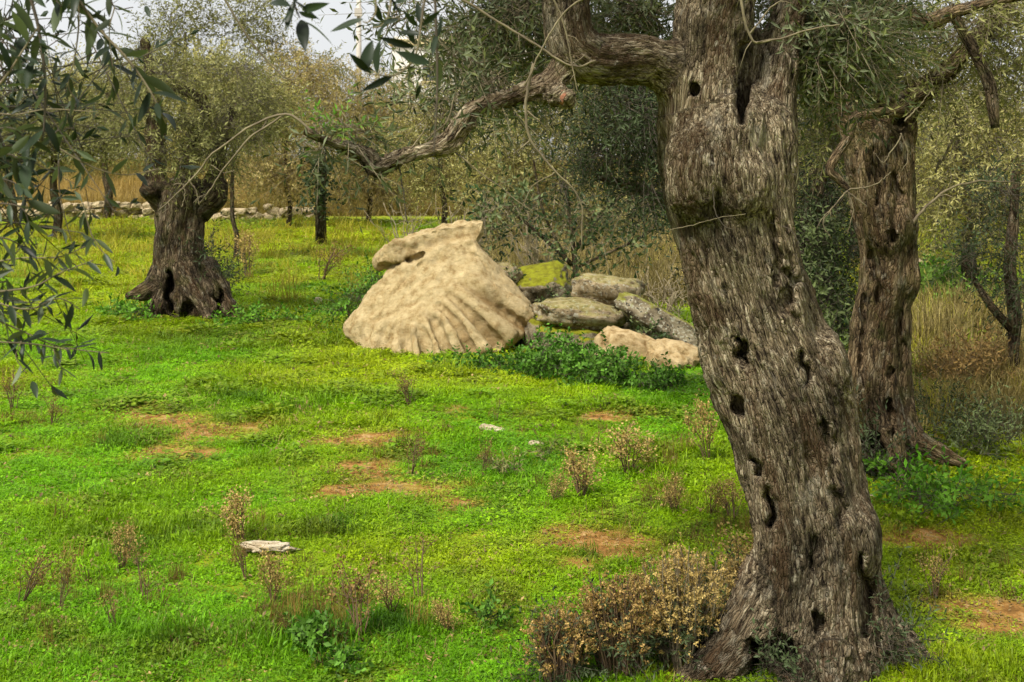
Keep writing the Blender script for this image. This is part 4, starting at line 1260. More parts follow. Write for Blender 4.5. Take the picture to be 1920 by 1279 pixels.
hull_field(f, [bp(*q) for q in ((790, 464, .30), (886, 440, .30), (780, 460, .9), (890, 445, .9), (698, 545, .35), (700, 555, .9), (648, 600, .25), (645, 632, .2), (655, 648, .05), (655, 615, .9),
    (688, 664, -.2), (735, 676, -.45), (790, 682, -.62), (850, 682, -.62), (910, 672, -.5), (955, 655, -.25), (1002, 615, .1), (1008, 590, .2), (1000, 572, .4), (942, 526, .45), (908, 494, .5), (996, 590, 1.0), (900, 650, 1.5), (700, 650, 1.5),
    (820, 560, -.06), (765, 590, -.10), (880, 580, -.06), (840, 500, .2))], .035, .03)
tb = ((706, 500, .36), (703, 484, .40), (730, 458, .34), (776, 438, .38), (835, 421, .40), (880, 413, .46), (908, 414, .50), (908, 432, .48), (882, 470, .42), (800, 486, .34), (742, 496, .30))
hull_field(f, [bp(*q) for q in tb] + [bp(q[0], q[1], q[2] + .75) for q in tb], .03, .03)
for gl, w, pr in (([(850, 545), (900, 590), (962, 648)], .16, .07), ([(836, 560), (870, 608), (920, 672)], .12, .07), ([(818, 582), (842, 622), (870, 678)], .09, .06), ([(798, 602), (812, 638), (826, 680)], .07, .05),
                  ([(776, 615), (782, 645), (788, 680)], .06, .045), ([(752, 605), (746, 640), (748, 675)], .07, .045), ([(735, 590), (710, 620), (700, 655)], .09, .05), ([(875, 520), (930, 555), (985, 598)], .13, .06)):
    pts = []
    for t_, q in zip(np.linspace(0, 1, 9), spline(gl, 9)):
        Yh = hit(f, q[0], q[1], 13.2, 16.5)
        if Yh:
            ww = w * (.55 + .45 * t_)
            pts.append((*at(q[0], q[1], Yh + ww - 1.75 * pr * (.15 + .85 * t_)), ww))
    f.chain(pts, .04)
GRV = []
for gl, w in (([(842, 548), (885, 592), (948, 660)], .11), ([(826, 570), (856, 612), (892, 676)], .095), ([(806, 592), (826, 630), (846, 678)], .075), ([(785, 612), (796, 640), (806, 678)], .06), ([(764, 622), (766, 648), (770, 678)], .05), ([(740, 610), (728, 640), (724, 668)], .045), ([(865, 532), (920, 570), (992, 622)], .075), ([(790, 560), (740, 585), (700, 600)], .03)):
    pts = []
    for t_ in np.linspace(0, 1, 9):
        q = spline(gl, 9)[int(t_ * 8)]
        Yh = hit(f, q[0], q[1], 13.4, 16.5)
        if Yh:
            pts.append((*at(q[0], q[1], Yh - .10 * w), .8 * w * (.25 + .75 * t_)))
    f.chain(pts, .05, True); GRV.append(np.array(pts))
for gl, w, dd in (([(728, 500), (752, 492), (792, 480)], .05, .05), ([(800, 484), (770, 512), (735, 560)], .018, .0), ([(706, 505), (700, 530), (690, 548)], .05, .05), ([(870, 470), (895, 480), (910, 500)], .02, 0)):
    pts = []
    for q in spline(gl, 9):
        Yh = hit(f, q[0], q[1], 13.4, 16.9)
        if Yh:
            pts.append((*at(q[0], q[1], Yh + dd), w * CR.uniform(.7, 1.1)))
    f.chain(pts, .02, True)
f.cap(bp(990, 645, -.3), bp(955, 660, -.5), .12, .06, .03, True)
V, F = f.mesh()
N = vnormals(V, F)
px_ = 960 + V[:, 0] / V[:, 1] * FPX; py_ = HOR + (EYE - V[:, 2]) / V[:, 1] * FPX
rgh = np.clip((640 - py_) / 110 + (740 - px_) / 160, .5, 1.4)      # the top and the left flank are rougher
V = V + .03 * np.stack([vn(V * 3.3 + 5), vn(V * 3.3 + 9), vn(V * 3.3 + 15)], 1)
V = V + N * (.03 * fbm(V * 2.2, 3) + rgh * (.018 * fbm(V * np.array((8, 8, 7.)), 4) - .02 * np.abs(vn(V * 5.1)) + .013 * fbm(V * 17, 3)))[:, None]
sd = np.full(len(V), 9.0)
for q in GRV:
    for c_ in spline(q, 30):
        sd = np.minimum(sd, np.linalg.norm(V - c_[:3], axis=1) / c_[3])
bo = part('boulder', V, F, M_ROCKB, None, gb(825, 15.0), smooth=True, attrs={'stain': ('FLOAT', np.clip(1.7 - sd, 0, 1))})
tag(bo, 'big tan boulder with fluted weathered sides in the middle of the grass', 'boulder')
del f

# ------------------------------------------------------------------ smaller rocks
def rock_mesh(name, rad, mat, seed, sub=4, pw=.62, amp=.12, fr=1.6):
    import bmesh
    bm = bmesh.new()
    bmesh.ops.create_icosphere(bm, subdivisions=sub, radius=1)
    V = np.array([v.co[:] for v in bm.verts]); F = np.array([[v.index for v in q.verts] for q in bm.faces])
    bm.free()
    N = V.copy()
    V = np.sign(V) * np.abs(V) ** pw
    V = V * (1 + amp * fbm(N * fr + seed * 3.3, 3) + .45 * amp * fbm(N * 6 + seed, 3) - .8 * amp * np.abs(vn(N * 2.7 + seed * 1.7)))[:, None]
    V[:, 0] *= 1 + .25 * vn(np.stack([V[:, 2] * .8 + seed, V[:, 1], V[:, 0] * 0], 1))
    return mk(name, V * np.array(rad), F, mat, smooth=sub >= 3)
def rock(name, px, py, Y, rad, rot, mat, seed, label, cat='rock', group=None, **kw):
    o = link(name, rock_mesh(name, rad, mat, seed, **kw), None, at(px, py, Y), [R(a) for a in rot])
    return tag(o, label, cat, group)
HEAP = 'rocks heaped beside the boulder'
rock('rock_slab', 1010, 538, 15.9, (.44, .34, .2), (16, -10, 8), M_ROCKM, 1, 'dark slab covered in bright moss at the top left of the rock heap', group=HEAP, amp=.16)
rock('rock', 1140, 545, 15.0, (.45, .38, .19), (-4, 5, -8), M_ROCKG, 2, 'pale grey rock lying at the top of the heap behind the mossy slab', group=HEAP, amp=.13)
rock('rock_slab', 1082, 587, 14.6, (.55, .32, .15), (6, 4, 5), M_ROCKG, 3, 'brown lens shaped slab in the middle of the rock heap', group=HEAP, amp=.13, pw=.75)
rock('rock_slab', 1247, 612, 14.3, (.62, .32, .145), (-14, 28, -6), M_ROCKL, 4, 'long tilted slab blotched with lichen and moss sloping down to the right', group=HEAP, pw=.5, amp=.1)
rock('rock', 1180, 660, 13.7, (.40, .3, .24), (0, 14, 6), M_ROCK, 5, 'tan rounded rock at the foot of the heap above the brambles', group=HEAP, amp=.14)
rock('rock', 1258, 680, 13.4, (.32, .28, .21), (0, 16, -10), M_ROCK, 6, 'tan knobbly rock at the right end of the heap next to the leaning trunk', group=HEAP, amp=.2)
rock('rock', 1035, 628, 15.2, (.36, .4, .30), (0, 0, 0), M_ROCKM, 7, 'mossy brown mound between the boulder and the rock heap', group=HEAP, amp=.15, pw=.8)
rock('rock', 1080, 640, 14.6, (.45, .4, .22), (0, 6, 0), M_ROCKM, 8, 'mossy earth covered rock under the brown lens shaped slab', group=HEAP, amp=.15, pw=.8)
rock('rock', 1215, 640, 14.9, (.5, .3, .35), (0, 20, 0), M_ROCKM, 10, 'dark mossy rock in the shadow below the tilted lichen slab', group=HEAP, amp=.12)
rock('rock', 935, 520, 15.9, (.28, .25, .2), (0, 10, 0), M_ROCKG, 9, 'small grey rock behind the right shoulder of the boulder', group=HEAP, amp=.15)
rock('flat_stone', 502, 1026, 7.2, (.15, .07, .024), (3, 4, 12), M_STONEW, 16, 'flat pale stone half buried in grass among dry weeds at lower left', 'stone', amp=.34, pw=.8)
rock('flat_stone', 925, 806, 10.35, (.11, .05, .03), (0, 14, -10), M_STONEW, 12, 'thin whitish stone in the grass below the brambles', 'stone', amp=.15)
rock('flat_stone', 1006, 834, 9.85, (.06, .04, .025), (0, 8, 0), M_STONEW, 13, 'tiny pale stone lying beside a grey green thistle', 'stone', amp=.15)
rock('stone', 1634, 945, 8.1, (.028, .05, .06), (0, 10, 0), M_STONEW, 14, 'small upright pale stone just right of the leaning trunk', 'stone', amp=.15)
rock('stone', 596, 566, 19.4, (.06, .06, .07), (0, 0, 0), M_STONEW, 15, 'small white stone in the grass between the squat tree and the boulder', 'stone', amp=.15)

# ------------------------------------------------------------------ dry stone walls: each stone a part
STONES = [rock_mesh('stone', (.5, .42, .36), M_STONE, 20 + i, sub=2, pw=.5, amp=.3) for i in range(7)]
def stone_wall(label, line, Y, wpx, hpx, seed, skip=None):
    r = np.random.default_rng(seed)
    x0 = line[0]
    root = empty('dry_stone_wall', gb((line[0] + line[-1]) / 2, Y), label, 'wall')
    b = np.array(root.location)
    for row in range(3):
        px = line[0] + r.uniform(0, 10)
        while px < line[-1]:
            w = wpx * r.uniform(.7, 1.45); h = hpx * r.uniform(.75, 1.3)
            keep = skip(px, row, r) if skip else True
            if keep:
                p = gb(px + w / 2, Y + r.uniform(-.12, .12) - .06 * row)
                p[2] += (.42 + row * .82) * hpx / FPX * Y + r.normal(0, .02)
                sw, sh = w / FPX * Y, h / FPX * Y
                link('stone', STONES[r.integers(0, 7)], root, p - b, (r.normal(0, .12), r.normal(0, .14), r.choice([0, 3.14]) + r.normal(0, .2)), (sw * 1.08, .6, sh * 1.45))
            px += w * .98
    return root
stone_wall('low tumbled dry stone wall running behind the squat left tree', (-60, 590), 46.6, 21, 12.5, 1,
           lambda px, row, r: row == 0 and (px < 420 or r.uniform() < .9) or row == 1 and (px < 320 or px > 400 and r.uniform() < .55) or row == 2 and (px < 310 and r.uniform() < .7 or px > 400 and r.uniform() < .12))
stone_wall('short broken dry stone wall seen to the right of the forked trunk', (1700, 1830), 23.8, 20, 12, 2,
           lambda px, row, r: row == 0 or row == 1 and r.uniform() < .7 or row == 2 and px < 1770 and r.uniform() < .7)

# ------------------------------------------------------------------ house and pole on the skyline
M_WHITE = plain_mat('white_render', (0.78, 0.77, 0.74), (0.70, 0.69, 0.66), 3)
M_YEL = plain_mat('ochre_cornice', (0.66, 0.55, 0.30), (0.58, 0.48, 0.26), 3)
M_GLASS = plain_mat('dark_window', (0.05, 0.06, 0.07), (0.04, 0.05, 0.06), 3, rough=.15)
M_POLE = plain_mat('weathered_pole', (0.55, 0.50, 0.44), (0.45, 0.41, 0.36), 4)
def boxv(x0, x1, y0, y1, z0, z1):
    V = np.array([(x, y, z) for x in (x0, x1) for y in (y0, y1) for z in (z0, z1)], float)
    F = np.array([(0, 1, 3, 2), (4, 6, 7, 5), (0, 4, 5, 1), (2, 3, 7, 6), (0, 2, 6, 4), (1, 5, 7, 3)])
    return V, F
HY_ = 92.0
h0 = at(735, 110, HY_); h1 = at(1010, 84, HY_); gz0 = terr(0, HY_)[0]
hs = empty('house', (h0[0] + 4, HY_, gz0), 'white flat roofed house glimpsed above the shrubs at top centre', 'house')
part('wall', *boxv(h0[0], h1[0], HY_, HY_ + 8, gz0 - .3, h1[2]), M_WHITE, hs)
part('cornice', *boxv(h0[0] - .25, h1[0] + .25, HY_ - .25, HY_ + 8.25, h1[2] + .003, h1[2] + .38), M_YEL, hs)
part('roof_parapet', *boxv(h0[0] + .1, h1[0] - .1, HY_ + .1, HY_ + 7.9, h1[2] + .383, h1[2] + .62), M_WHITE, hs)
for wx in (2.2, 6.0):
    w = part('window', *boxv(h0[0] + wx, h0[0] + wx + 1.1, HY_ - .06, HY_ - .004, h1[2] - 2.6, h1[2] - 1.3), M_GLASS, hs)
    part('window_sill', *boxv(h0[0] + wx - .1, h0[0] + wx + 1.2, HY_ - .14, HY_ - .005, h1[2] - 2.72, h1[2] - 2.603), M_YEL, w)
PY = 66.0
pl = empty('utility_pole', gb(673, PY), 'pale utility pole with a small box rising against the white sky', 'pole')
a = np.array(pl.location)
b_ = at(673, -60, PY)
V, F = tube(np.array([a + (0, 0, -.2), b_]), [.17, .11], 12)
part('pole', V, F, M_POLE, pl, smooth=True)
c0 = at(673, 24, PY)
part('box', *boxv(c0[0] - .19, c0[0] + .19, PY - .34, PY - .15, c0[2] - .2, c0[2] + .2), M_POLE, pl)
part('crossarm', *boxv(c0[0] - .6, c0[0] + .6, PY - .2, PY - .13, b_[2] - .5, b_[2] - .38), M_POLE, pl)

# ------------------------------------------------------------------ leafy plants
def plant(name, base, label, cat, clusters, L, mats, seed, group=None, part_name='leaves', **kw):
    root = empty(name, base, label, cat, group)
    V, F, rn, mi = crown(clusters, L, np.random.default_rng(seed), **kw)
    for nm_, k_ in ((part_name, 0), ('stems', 1)):
        f_ = F[mi == k_]
        u_, inv = np.unique(f_, return_inverse=True)
        part(nm_, V[u_], inv.reshape(f_.shape), mats[k_], root, attrs={'rnd': ('FLOAT', rn[u_])})
    return root
def gc(px, py, rx, h, n, rd=None):
    """a mound of leaves on the ground: px radius, height m"""
    g = gnd(px, py); w = rx / FPX * g[1]
    return (g + np.array((0, 0, h * .45)), (w, rd or w, h * .6), n)
BM = [M_BRAM, M_TWIGD]
plant('bramble_patch', gnd(1050, 725), 'dark green bramble patch spreading in front of the rock heap', 'brambles',
      [gc(880, 690, 50, .12, 90, .2), gc(960, 700, 55, .2, 140, .25), gc(1050, 710, 65, .32, 230, .3), gc(1120, 722, 60, .30, 230, .4), gc(1205, 734, 50, .20, 150, .3), gc(1040, 695, 50, .30, 120, .3), gc(1255, 738, 28, .14, 50, .2), gc(1160, 730, 30, .34, 70, .15)],
      .05, BM, 41, wr=.6, droop=.1, sl=(2, 4), per=8, clump=8)
plant('ivy_patch', gnd(1050, 645), 'dark ivy creeping through the gaps between the stacked slabs', 'ivy',
      [(at(1070, 562, 15.3), (.22, .2, .09), 60), (at(1000, 585, 15.2), (.14, .15, .12), 40), (at(1190, 585, 14.7), (.2, .15, .1), 40), (at(1215, 625, 13.9), (.22, .12, .08), 36), (at(945, 520, 15.7), (.15, .12, .1), 36)], .05, [M_LEAFE, M_TWIGD], 40, wr=.55, droop=.1, sl=(2, 4), per=8)
plant('dark_shrub', gb(1545, 10.4), 'dark leafy undergrowth between the leaning trunk and the forked trunk', 'shrub',
      [cl(1545, 560, 10.4, 38, 60, .35, 150), cl(1520, 470, 10.6, 40, 60, .35, 130), cl(1585, 620, 10.2, 22, 50, .25, 60), cl(1545, 650, 10.3, 40, 40, .3, 90)], .06, [M_LEAFE, M_TWIGD], 39, wr=.35, droop=0, sl=(3, 5), per=8)
WG = 'leafy weeds round the squat tree'
plant('leafy_weed', gnd(240, 612), 'lush green weeds at the left foot of the squat olive tree', 'weed', [gc(250, 602, 35, .2, 90, .3), gc(210, 592, 20, .14, 26)], .07, [M_HERB, M_TWIGD], 42, WG, wr=.5, droop=0, sl=(2, 4), per=8)
plant('leafy_weed', gnd(500, 612), 'low dark green weeds spreading right of the squat olive tree', 'weed', [gc(475, 606, 45, .14, 80, .4), gc(540, 604, 30, .12, 40, .3), gc(400, 612, 35, .10, 40, .3)], .07, [M_HERB, M_TWIGD], 43, WG, wr=.5, droop=0, sl=(2, 4), per=8)
plant('leafy_weed', gnd(590, 1205), 'dark leafy weed clump in the lower left foreground grass', 'weed', [gc(590, 1208, 42, .10, 60), gc(640, 1250, 40, .07, 36)], .04, BM, 44, wr=.5, droop=0, sl=(1.5, 3), per=8)
plant('leafy_weed', gnd(905, 1165), 'small dark leafy weed left of the dry bushes', 'weed', [gc(910, 1165, 24, .10, 30)], .04, BM, 45, wr=.5, droop=0, sl=(1.5, 3), per=8)
plant('leafy_weed', gnd(1850, 560), 'bright green nettles below the broken wall on the right', 'weed', [gc(1760, 566, 60, .45, 170, .6), gc(1850, 600, 60, .3, 110, .6), gc(1780, 545, 45, .5, 90, .5)], .12, [M_LUSH, M_TWIGD], 46, wr=.5, droop=0, sl=(2, 4), per=8)
plant('thistle', gnd(965, 885), 'spiky grey green thistle rosette in the middle of the lawn', 'thistle', [gc(968, 880, 34, .10, 26), gc(1020, 850, 40, .10, 20)], .06, [M_LEAFG, M_TWIGD], 47, wr=.25, droop=-.2, sl=(2, 3.5), per=8)
plant('leafy_weed', gnd(1740, 960), 'tall green weeds right of the leaning trunk', 'weed', [gc(1700, 962, 60, .18, 90, .35), gc(1800, 960, 90, .2, 110, .4), gc(1660, 905, 30, .16, 40)], .055, [M_HERB, M_TWIGD], 48, wr=.4, droop=-.1, sl=(2, 4), per=8)
plant('sucker_shoots', gnd(1690, 1262), 'grey green olive suckers at the right foot of the leaning trunk', 'plant', [(gnd(1680, 1265) + np.array((0, -.1, .12)), (.13, .12, .16), 46), (gnd(1640, 1240) + np.array((0, -.22, .2)), (.05, .05, .25), 16)], .035, [M_LEAFD, M_TWIGD], 49, wr=.25, droop=-.4)
plant('sucker_shoots', gnd(1425, 1262), 'dark leafy shoots in the hollow at the foot of the leaning trunk', 'plant', [(gnd(1430, 1270) + np.array((0, -.12, .06)), (.1, .08, .09), 40), (gnd(1480, 1290) + np.array((0, -.15, .04)), (.09, .06, .07), 30)], .03, [M_LEAFD, M_TWIGD], 50, wr=.35, droop=-.3)
plant('sucker_shoots', gnd(1635, 890), 'dark green shoots sprouting at the foot of the forked trunk', 'plant', [(gnd(1625, 890) + np.array((0, -.25, .16)), (.16, .12, .26), 90)], .05, [M_LEAFD, M_TWIGD], 51, wr=.28, droop=-.4)
plant('grey_shrub', gnd(1790, 850), 'low grey green scrub around the root of the forked tree', 'shrub', [gc(1800, 860, 70, .3, 130, .4), gc(1880, 860, 60, .28, 100, .4), gc(1750, 800, 40, .3, 60, .3)], .05, [M_LEAFE, M_TWIGD], 52, wr=.22, droop=-.5, sl=(3, 6))
plant('red_bush', gnd(1825, 735), 'rusty red brown bush on the right behind the grove trees', 'bush', [gc(1820, 738, 65, .42, 190, .4), gc(1760, 730, 35, .26, 60, .3), gc(1880, 715, 35, .3, 60, .3)], .055, [M_DRYR, M_STALK], 53, wr=.3, droop=-.5, sl=(3, 6))

# ------------------------------------------------------------------ dry weeds: stalks with ragged seed heads
def weed_meshes(seed, h, nst, spread, nhead, hs, leafy=0):
    r = np.random.default_rng(seed)
    S, HV, HF, HR, nh = [], [], [], [], 0
    for i in range(nst):
        a = r.uniform(0, 6.28); d = spread * r.uniform(.3, 1)
        hh = h * r.uniform(.6, 1.05)
        tip = np.array((math.cos(a) * d, math.sin(a) * d, hh))
        b = np.array((math.cos(a), math.sin(a), 0)) * .012
        P = spline([b, b + (tip - b) * np.array((.35, .35, .5)), tip], 7)
        P[1:] += r.normal(0, .012 * h, (6, 3))
        S.append(tube(P, np.linspace(.0032, .0013, 7), 4, False))
        ends = [P[-1]]
        for k in range(r.integers(1, 4)):
            j = r.integers(2, 6)
            e = P[j] + np.array((r.normal(0, .07), r.normal(0, .07), r.uniform(.05, .12))) * h * 2.2
            S.append(tube(np.array([P[j], (P[j] + e) / 2 + r.normal(0, .008, 3), e]), [.0022, .0016, .0012], 3, False))
            ends.append(e)
        for e in ends:
            m = nhead
            p = e + r.normal(0, 1, (m, 3)) * np.array((hs, hs, hs * 1.5))
            D = nrm(r.normal(0, 1, (m, 3)) + np.array((0, 0, .5))); U = nrm(np.cross(D, r.normal(0, 1, (m, 3))))
            L = (hs * r.uniform(.4, 1.0, m))[:, None]
            HV.append(np.stack([p, p + D * L * .5 + U * L * .35, p + D * L, p + D * L * .5 - U * L * .35], 1).reshape(-1, 3))
            q = np.arange(m) * 4 + nh
            HF.append(np.concatenate([np.stack([q, q + 1, q + 2], 1), np.stack([q, q + 2, q + 3], 1)])); nh += 4 * m
            HR.append(np.repeat(r.uniform(0, 1, m), 4))
    SV, SF = merge(S)
    return mk('stalk', SV, SF, M_STALK, smooth=True), (np.concatenate(HV), np.concatenate(HF), np.concatenate(HR))
WV = []
for i, (h, ns, sp, nh, hs) in enumerate(((.26, 6, .08, 34, .014), (.22, 9, .09, 40, .014), (.30, 4, .05, 34, .012), (.20, 12, .08, 40, .014), (.24, 8, .12, 26, .012))):
    s_, hd = weed_meshes(60 + i, h, ns, sp, nh, hs)
    WV.append((h, s_, mk('seed_head', hd[0], hd[1], M_DRY, attrs={'rnd': ('FLOAT', hd[2])}), mk('seed_head', hd[0], hd[1], M_DRYR, attrs={'rnd': ('FLOAT', hd[2])})))
def weed(px, py, hpx, v, label, red=False, rot=0.0):
    b = gnd(px, py)
    h, s_, hd, hr = WV[v]
    k = hpx / FPX * b[1] / h
    e = empty('dry_weed', b, label, 'weed', 'dry weeds standing in the grass')
    e.rotation_euler = (.22 * math.sin(rot * 5), .22 * math.sin(rot * 7 + 1), rot)
    kx = k * (1 + .35 * math.sin(rot * 3))
    link('stalk', s_, e, scl=(kx, kx, k)); link('seed_head', hr if red else hd, e, scl=(kx, kx, k))
for i, q in enumerate((
        (40, 1118, 100, 4, 'brown branching weed nearest the left edge at the bottom', True), (115, 1135, 105, 0, 'dry brown weed second from the left edge at the bottom', True),
        (228, 1055, 85, 1, 'fluffy tan weed behind two thin stalks at lower left', False), (275, 1118, 100, 2, 'slim forked weed standing alone at lower left', True),
        (215, 1165, 75, 2, 'single dark weed stalk in the lower left grass', True), (450, 1005, 90, 1, 'tan weed rising just behind the flat pale stone', False),
        (462, 1075, 85, 4, 'brownish weed directly left of and below the flat pale stone', True), (512, 1125, 95, 3, 'bushy tan weed in front of the flat pale stone', False),
        (680, 1205, 150, 0, 'tall dark brown weed in the bottom foreground left of centre', True), (785, 1120, 110, 2, 'thin lone stalk right of the tall dark brown weed', True),
        (735, 1150, 80, 4, 'ragged weed between the tall dark weed and the lone stalk', False), (770, 885, 75, 4, 'reddish branching weed above the long strip of bare earth', True),
        (905, 888, 70, 0, 'brown weed beside the grey green thistle', True), (1040, 935, 50, 3, 'short straw coloured weed left of the conical straw weed', False),
        (1090, 930, 80, 3, 'conical straw coloured weed in the middle of the lawn', False), (1180, 885, 85, 1, 'tall tan weed among others left of the leaning trunk', False),
        (1265, 962, 65, 3, 'straw weed low on the slope left of the leaning trunk', False), (1325, 870, 110, 1, 'tall straw weed close to the left side of the leaning trunk', False),
        (1330, 965, 75, 4, 'dark straw weed near the trunk above the dry bushes', True), (1375, 975, 70, 1, 'straw weed touching the left edge of the leaning trunk', False),
        (930, 792, 40, 2, 'small dark weed in the grass below the brambles', True), (768, 765, 60, 4, 'rust red weed in the grass below the boulder', True),
        (1092, 832, 45, 2, 'small dark green brown weed right of the thin whitish stone', True), (1118, 838, 50, 2, 'second small dark weed right of the thin whitish stone', True),
        (25, 770, 70, 4, 'brownish weed at the left edge under the hanging leaves', True), (100, 792, 45, 4, 'short brown weed right of the edge weed under the hanging leaves', True),
        (600, 530, 75, 4, 'tall orange weed on the far lawn right of the squat tree', True), (465, 520, 80, 1, 'tawny weed on the far lawn beside the squat tree', False),
        (545, 1200, 60, 4, 'low brown weed left of the dark leafy clump', True), (840, 1180, 60, 3, 'low tan weed left of the dry bushes', False),
        (1750, 1130, 80, 4, 'sparse weed on the bare earth right of the leaning trunk', False), (1390, 1085, 90, 3, 'ragged straw weed pressed against the foot of the leaning trunk', False))):
    weed(*q[:5], red=q[5], rot=i * 1.7)

# ------------------------------------------------------------------ the dry bushes left of the front trunk
def dry_bush(px, py, rx, h, nst, nhead, label, mat, seed, inner):
    b = gnd(px, py); w = rx / FPX * b[1]
    root = empty('dry_bush', b, label, 'bush', 'dry bushes left of the front trunk')
    r = np.random.default_rng(seed)
    S, C = [], []
    for i in range(nst):
        a = r.uniform(0, 6.28); d = w * math.sqrt(r.uniform(.02, 1))
        hh = h * r.uniform(.5, 1.12) * (1 - .2 * (d / w) ** 2)
        base = b + np.array((math.cos(a) * d * .45, math.sin(a) * d * .45, -.02))
        tip = b + np.array((math.cos(a) * d, math.sin(a) * d, hh))
        P = spline([base, (base + tip) / 2 + np.array((0, 0, .06)) + r.normal(0, .015, 3), tip], 7)
        S.append(tube(P, np.linspace(.004, .0018, 7), 4, False))
        C.append((tip - np.array((0, 0, .04)), (.025, .025, .05), nhead))
        if r.uniform() < .3:
            C.append((P[5] + r.normal(0, .025, 3), (.025, .025, .04), nhead))
    V, F = merge(S)
    part('stalks', V, F, M_TWIG if seed % 2 else M_STALK, root, smooth=True)
    add_crown(root, C, .013, [mat, M_STALK], seed, name='seed_heads', wr=.6, per=8, stem=False, clump=4, sl=(1.5, 3), droop=-.2)
    if inner:  # dark greenery, its dark colour also standing in for shade inside the bush
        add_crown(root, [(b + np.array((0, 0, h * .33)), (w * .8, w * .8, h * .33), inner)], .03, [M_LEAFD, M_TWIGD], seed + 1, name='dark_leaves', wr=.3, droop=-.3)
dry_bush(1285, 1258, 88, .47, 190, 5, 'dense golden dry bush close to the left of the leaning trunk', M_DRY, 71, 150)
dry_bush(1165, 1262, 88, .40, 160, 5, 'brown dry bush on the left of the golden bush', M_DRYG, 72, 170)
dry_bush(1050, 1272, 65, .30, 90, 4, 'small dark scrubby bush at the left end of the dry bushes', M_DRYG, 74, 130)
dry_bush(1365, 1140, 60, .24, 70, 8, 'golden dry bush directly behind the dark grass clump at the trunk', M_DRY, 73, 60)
root = empty('grass_clump', gnd(1335, 1235), 'dark green tussock of long grass between the golden bush and the leaning trunk', 'grass clump')
Vg, Fg = blade_tuft(420, .14, .34, .17, .006, .9, 5)
part('blades', Vg * np.array((1, 1, 1)) + np.array(root.location), Fg, leaf_mat('tussock_blade', (0.05, 0.14, 0.016), (0.07, 0.17, 0.03), trans=.25, var=.1), root, attrs={'rnd': ('FLOAT', np.repeat(np.random.default_rng(3).uniform(0, 1, len(Vg) // 5), 5))})

# ------------------------------------------------------------------ the foreground olive: overhanging branches with large leaves
def leaf_shape(seed, L=1.0, wr=.24):
    r = np.random.default_rng(seed)
    n = 8
    t = np.linspace(0, 1, n)
    w = wr * .5 * np.sin(np.pi * t ** .85) ** .8
    w[0] = .012; w[-1] = .0
    zc = -.14 * r.uniform(.2, 1.4) * t ** 2 + .05 * np.sin(t * 3 + seed)
    yc = .05 * r.normal() * t ** 2
    V, F = [], []
    for i in range(n):
        V += [(t[i], yc[i] - w[i], zc[i] + w[i] * .35), (t[i], yc[i], zc[i]), (t[i], yc[i] + w[i], zc[i] + w[i] * .35)]
        if i:
            a = 3 * (i - 1)
            F += [(a, a + 3, a + 4, a + 1), (a + 1, a + 4, a + 5, a + 2)]
    return mk('leaf', np.array(V), np.array(F), M_LEAFB, smooth=True)
LEAVES = [leaf_shape(i, wr=w) for i, w in enumerate((.22, .26, .24, .30, .2, .27))]
T0 = empty('olive_tree', (-2.05, 2.3, terr(-2.05, 2.3)[0]), 'foreground olive tree whose dark leafy sprays hang in along the left and top edges', 'tree', 'olive trees of the grove')
b0 = np.array(T0.location)
rl = np.random.default_rng(17)
NL = [0]
EXTRA = []
def one_leaf(p, d, up, L):
    x = nrm(d); y = nrm(np.cross(up, x)); z = np.cross(x, y)
    if NL[0] < 300:
        from mathutils import Matrix
        e = Matrix((x, y, z)).transposed().to_euler()
        link('leaf', LEAVES[rl.integers(0, 6)], T0, p - b0, e, (L, L, L))
        NL[0] += 1
    else:
        EXTRA.append((p, x, y, z, L))
def spray(pts, Y, r0, r1, nl, L, mat, leafy=(0, 1), spread=.9):
    P = spline(np.array([at(q[0], q[1], Y + (q[2] if len(q) > 2 else 0)) for q in pts]), 24)
    V, F = tube(P, np.linspace(r0, r1, 24), 5)
    part('twig', V, F, mat, T0, smooth=True)
    T = nrm(np.gradient(P, axis=0))
    for i in range(nl):
        t = leafy[0] + (leafy[1] - leafy[0]) * ((i // 2) + .5 * rl.uniform()) / max(nl // 2, 1)
        j = min(int(t * 23), 22)
        p = P[j] + (P[j + 1] - P[j]) * (t * 23 - j)
        s = nrm(np.cross(T[j], rl.normal(0, 1, 3)))
        if i % 2:
            s = -s0 + rl.normal(0, .3, 3)
        s0 = s
        d = T[j] * rl.uniform(.3, 1.0) + nrm(s) * spread + np.array((0, 0, -.25))
        one_leaf(p, d, np.array((0, 0, 1.0)) + rl.normal(0, .5, 3), L * rl.uniform(.95, 1.5))
YF = 2.6
# explicit leaves against the sky at top centre
YS = 2.1
for a, b, c, d in ((567, 18, 609, 8), (560, 22, 594, 36), (548, 16, 524, 44), (563, 34, 576, 86), (682, 38, 619, 55), (684, 136, 688, 74), (706, 138, 706, 74), (694, 136, 656, 105), (738, 141, 682, 170),
                   (806, 118, 746, 104), (776, 88, 713, 72), (778, 84, 760, 50), (748, 62, 790, 58), (784, 50, 757, 22), (789, 48, 784, 2), (792, 48, 820, 20), (822, 70, 832, 28), (790, 158, 778, 186), (552, 14, 566, -20), (545, 12, 500, 2),
                   (716, 40, 700, 10), (720, 46, 742, 30), (700, 50, 722, 44), (740, 8, 765, -10), (735, 20, 748, 12)):
    p, q = at(a, b, YS + rl.uniform(-.03, .03)), at(c, d, YS + rl.uniform(-.04, .04))
    one_leaf(p, q - p, np.array((rl.normal(0, .3), -1.0, rl.normal(.3, .4))), np.linalg.norm(q - p) * 1.04)
spray([(815, -30), (818, 60), (820, 130), (819, 200), (813, 292)], YS, .0028, .0012, 2, .045, M_TWIGD)
spray([(548, -30), (553, 10), (562, 34)], YS, .0022, .0012, 3, .045, M_TWIGD)
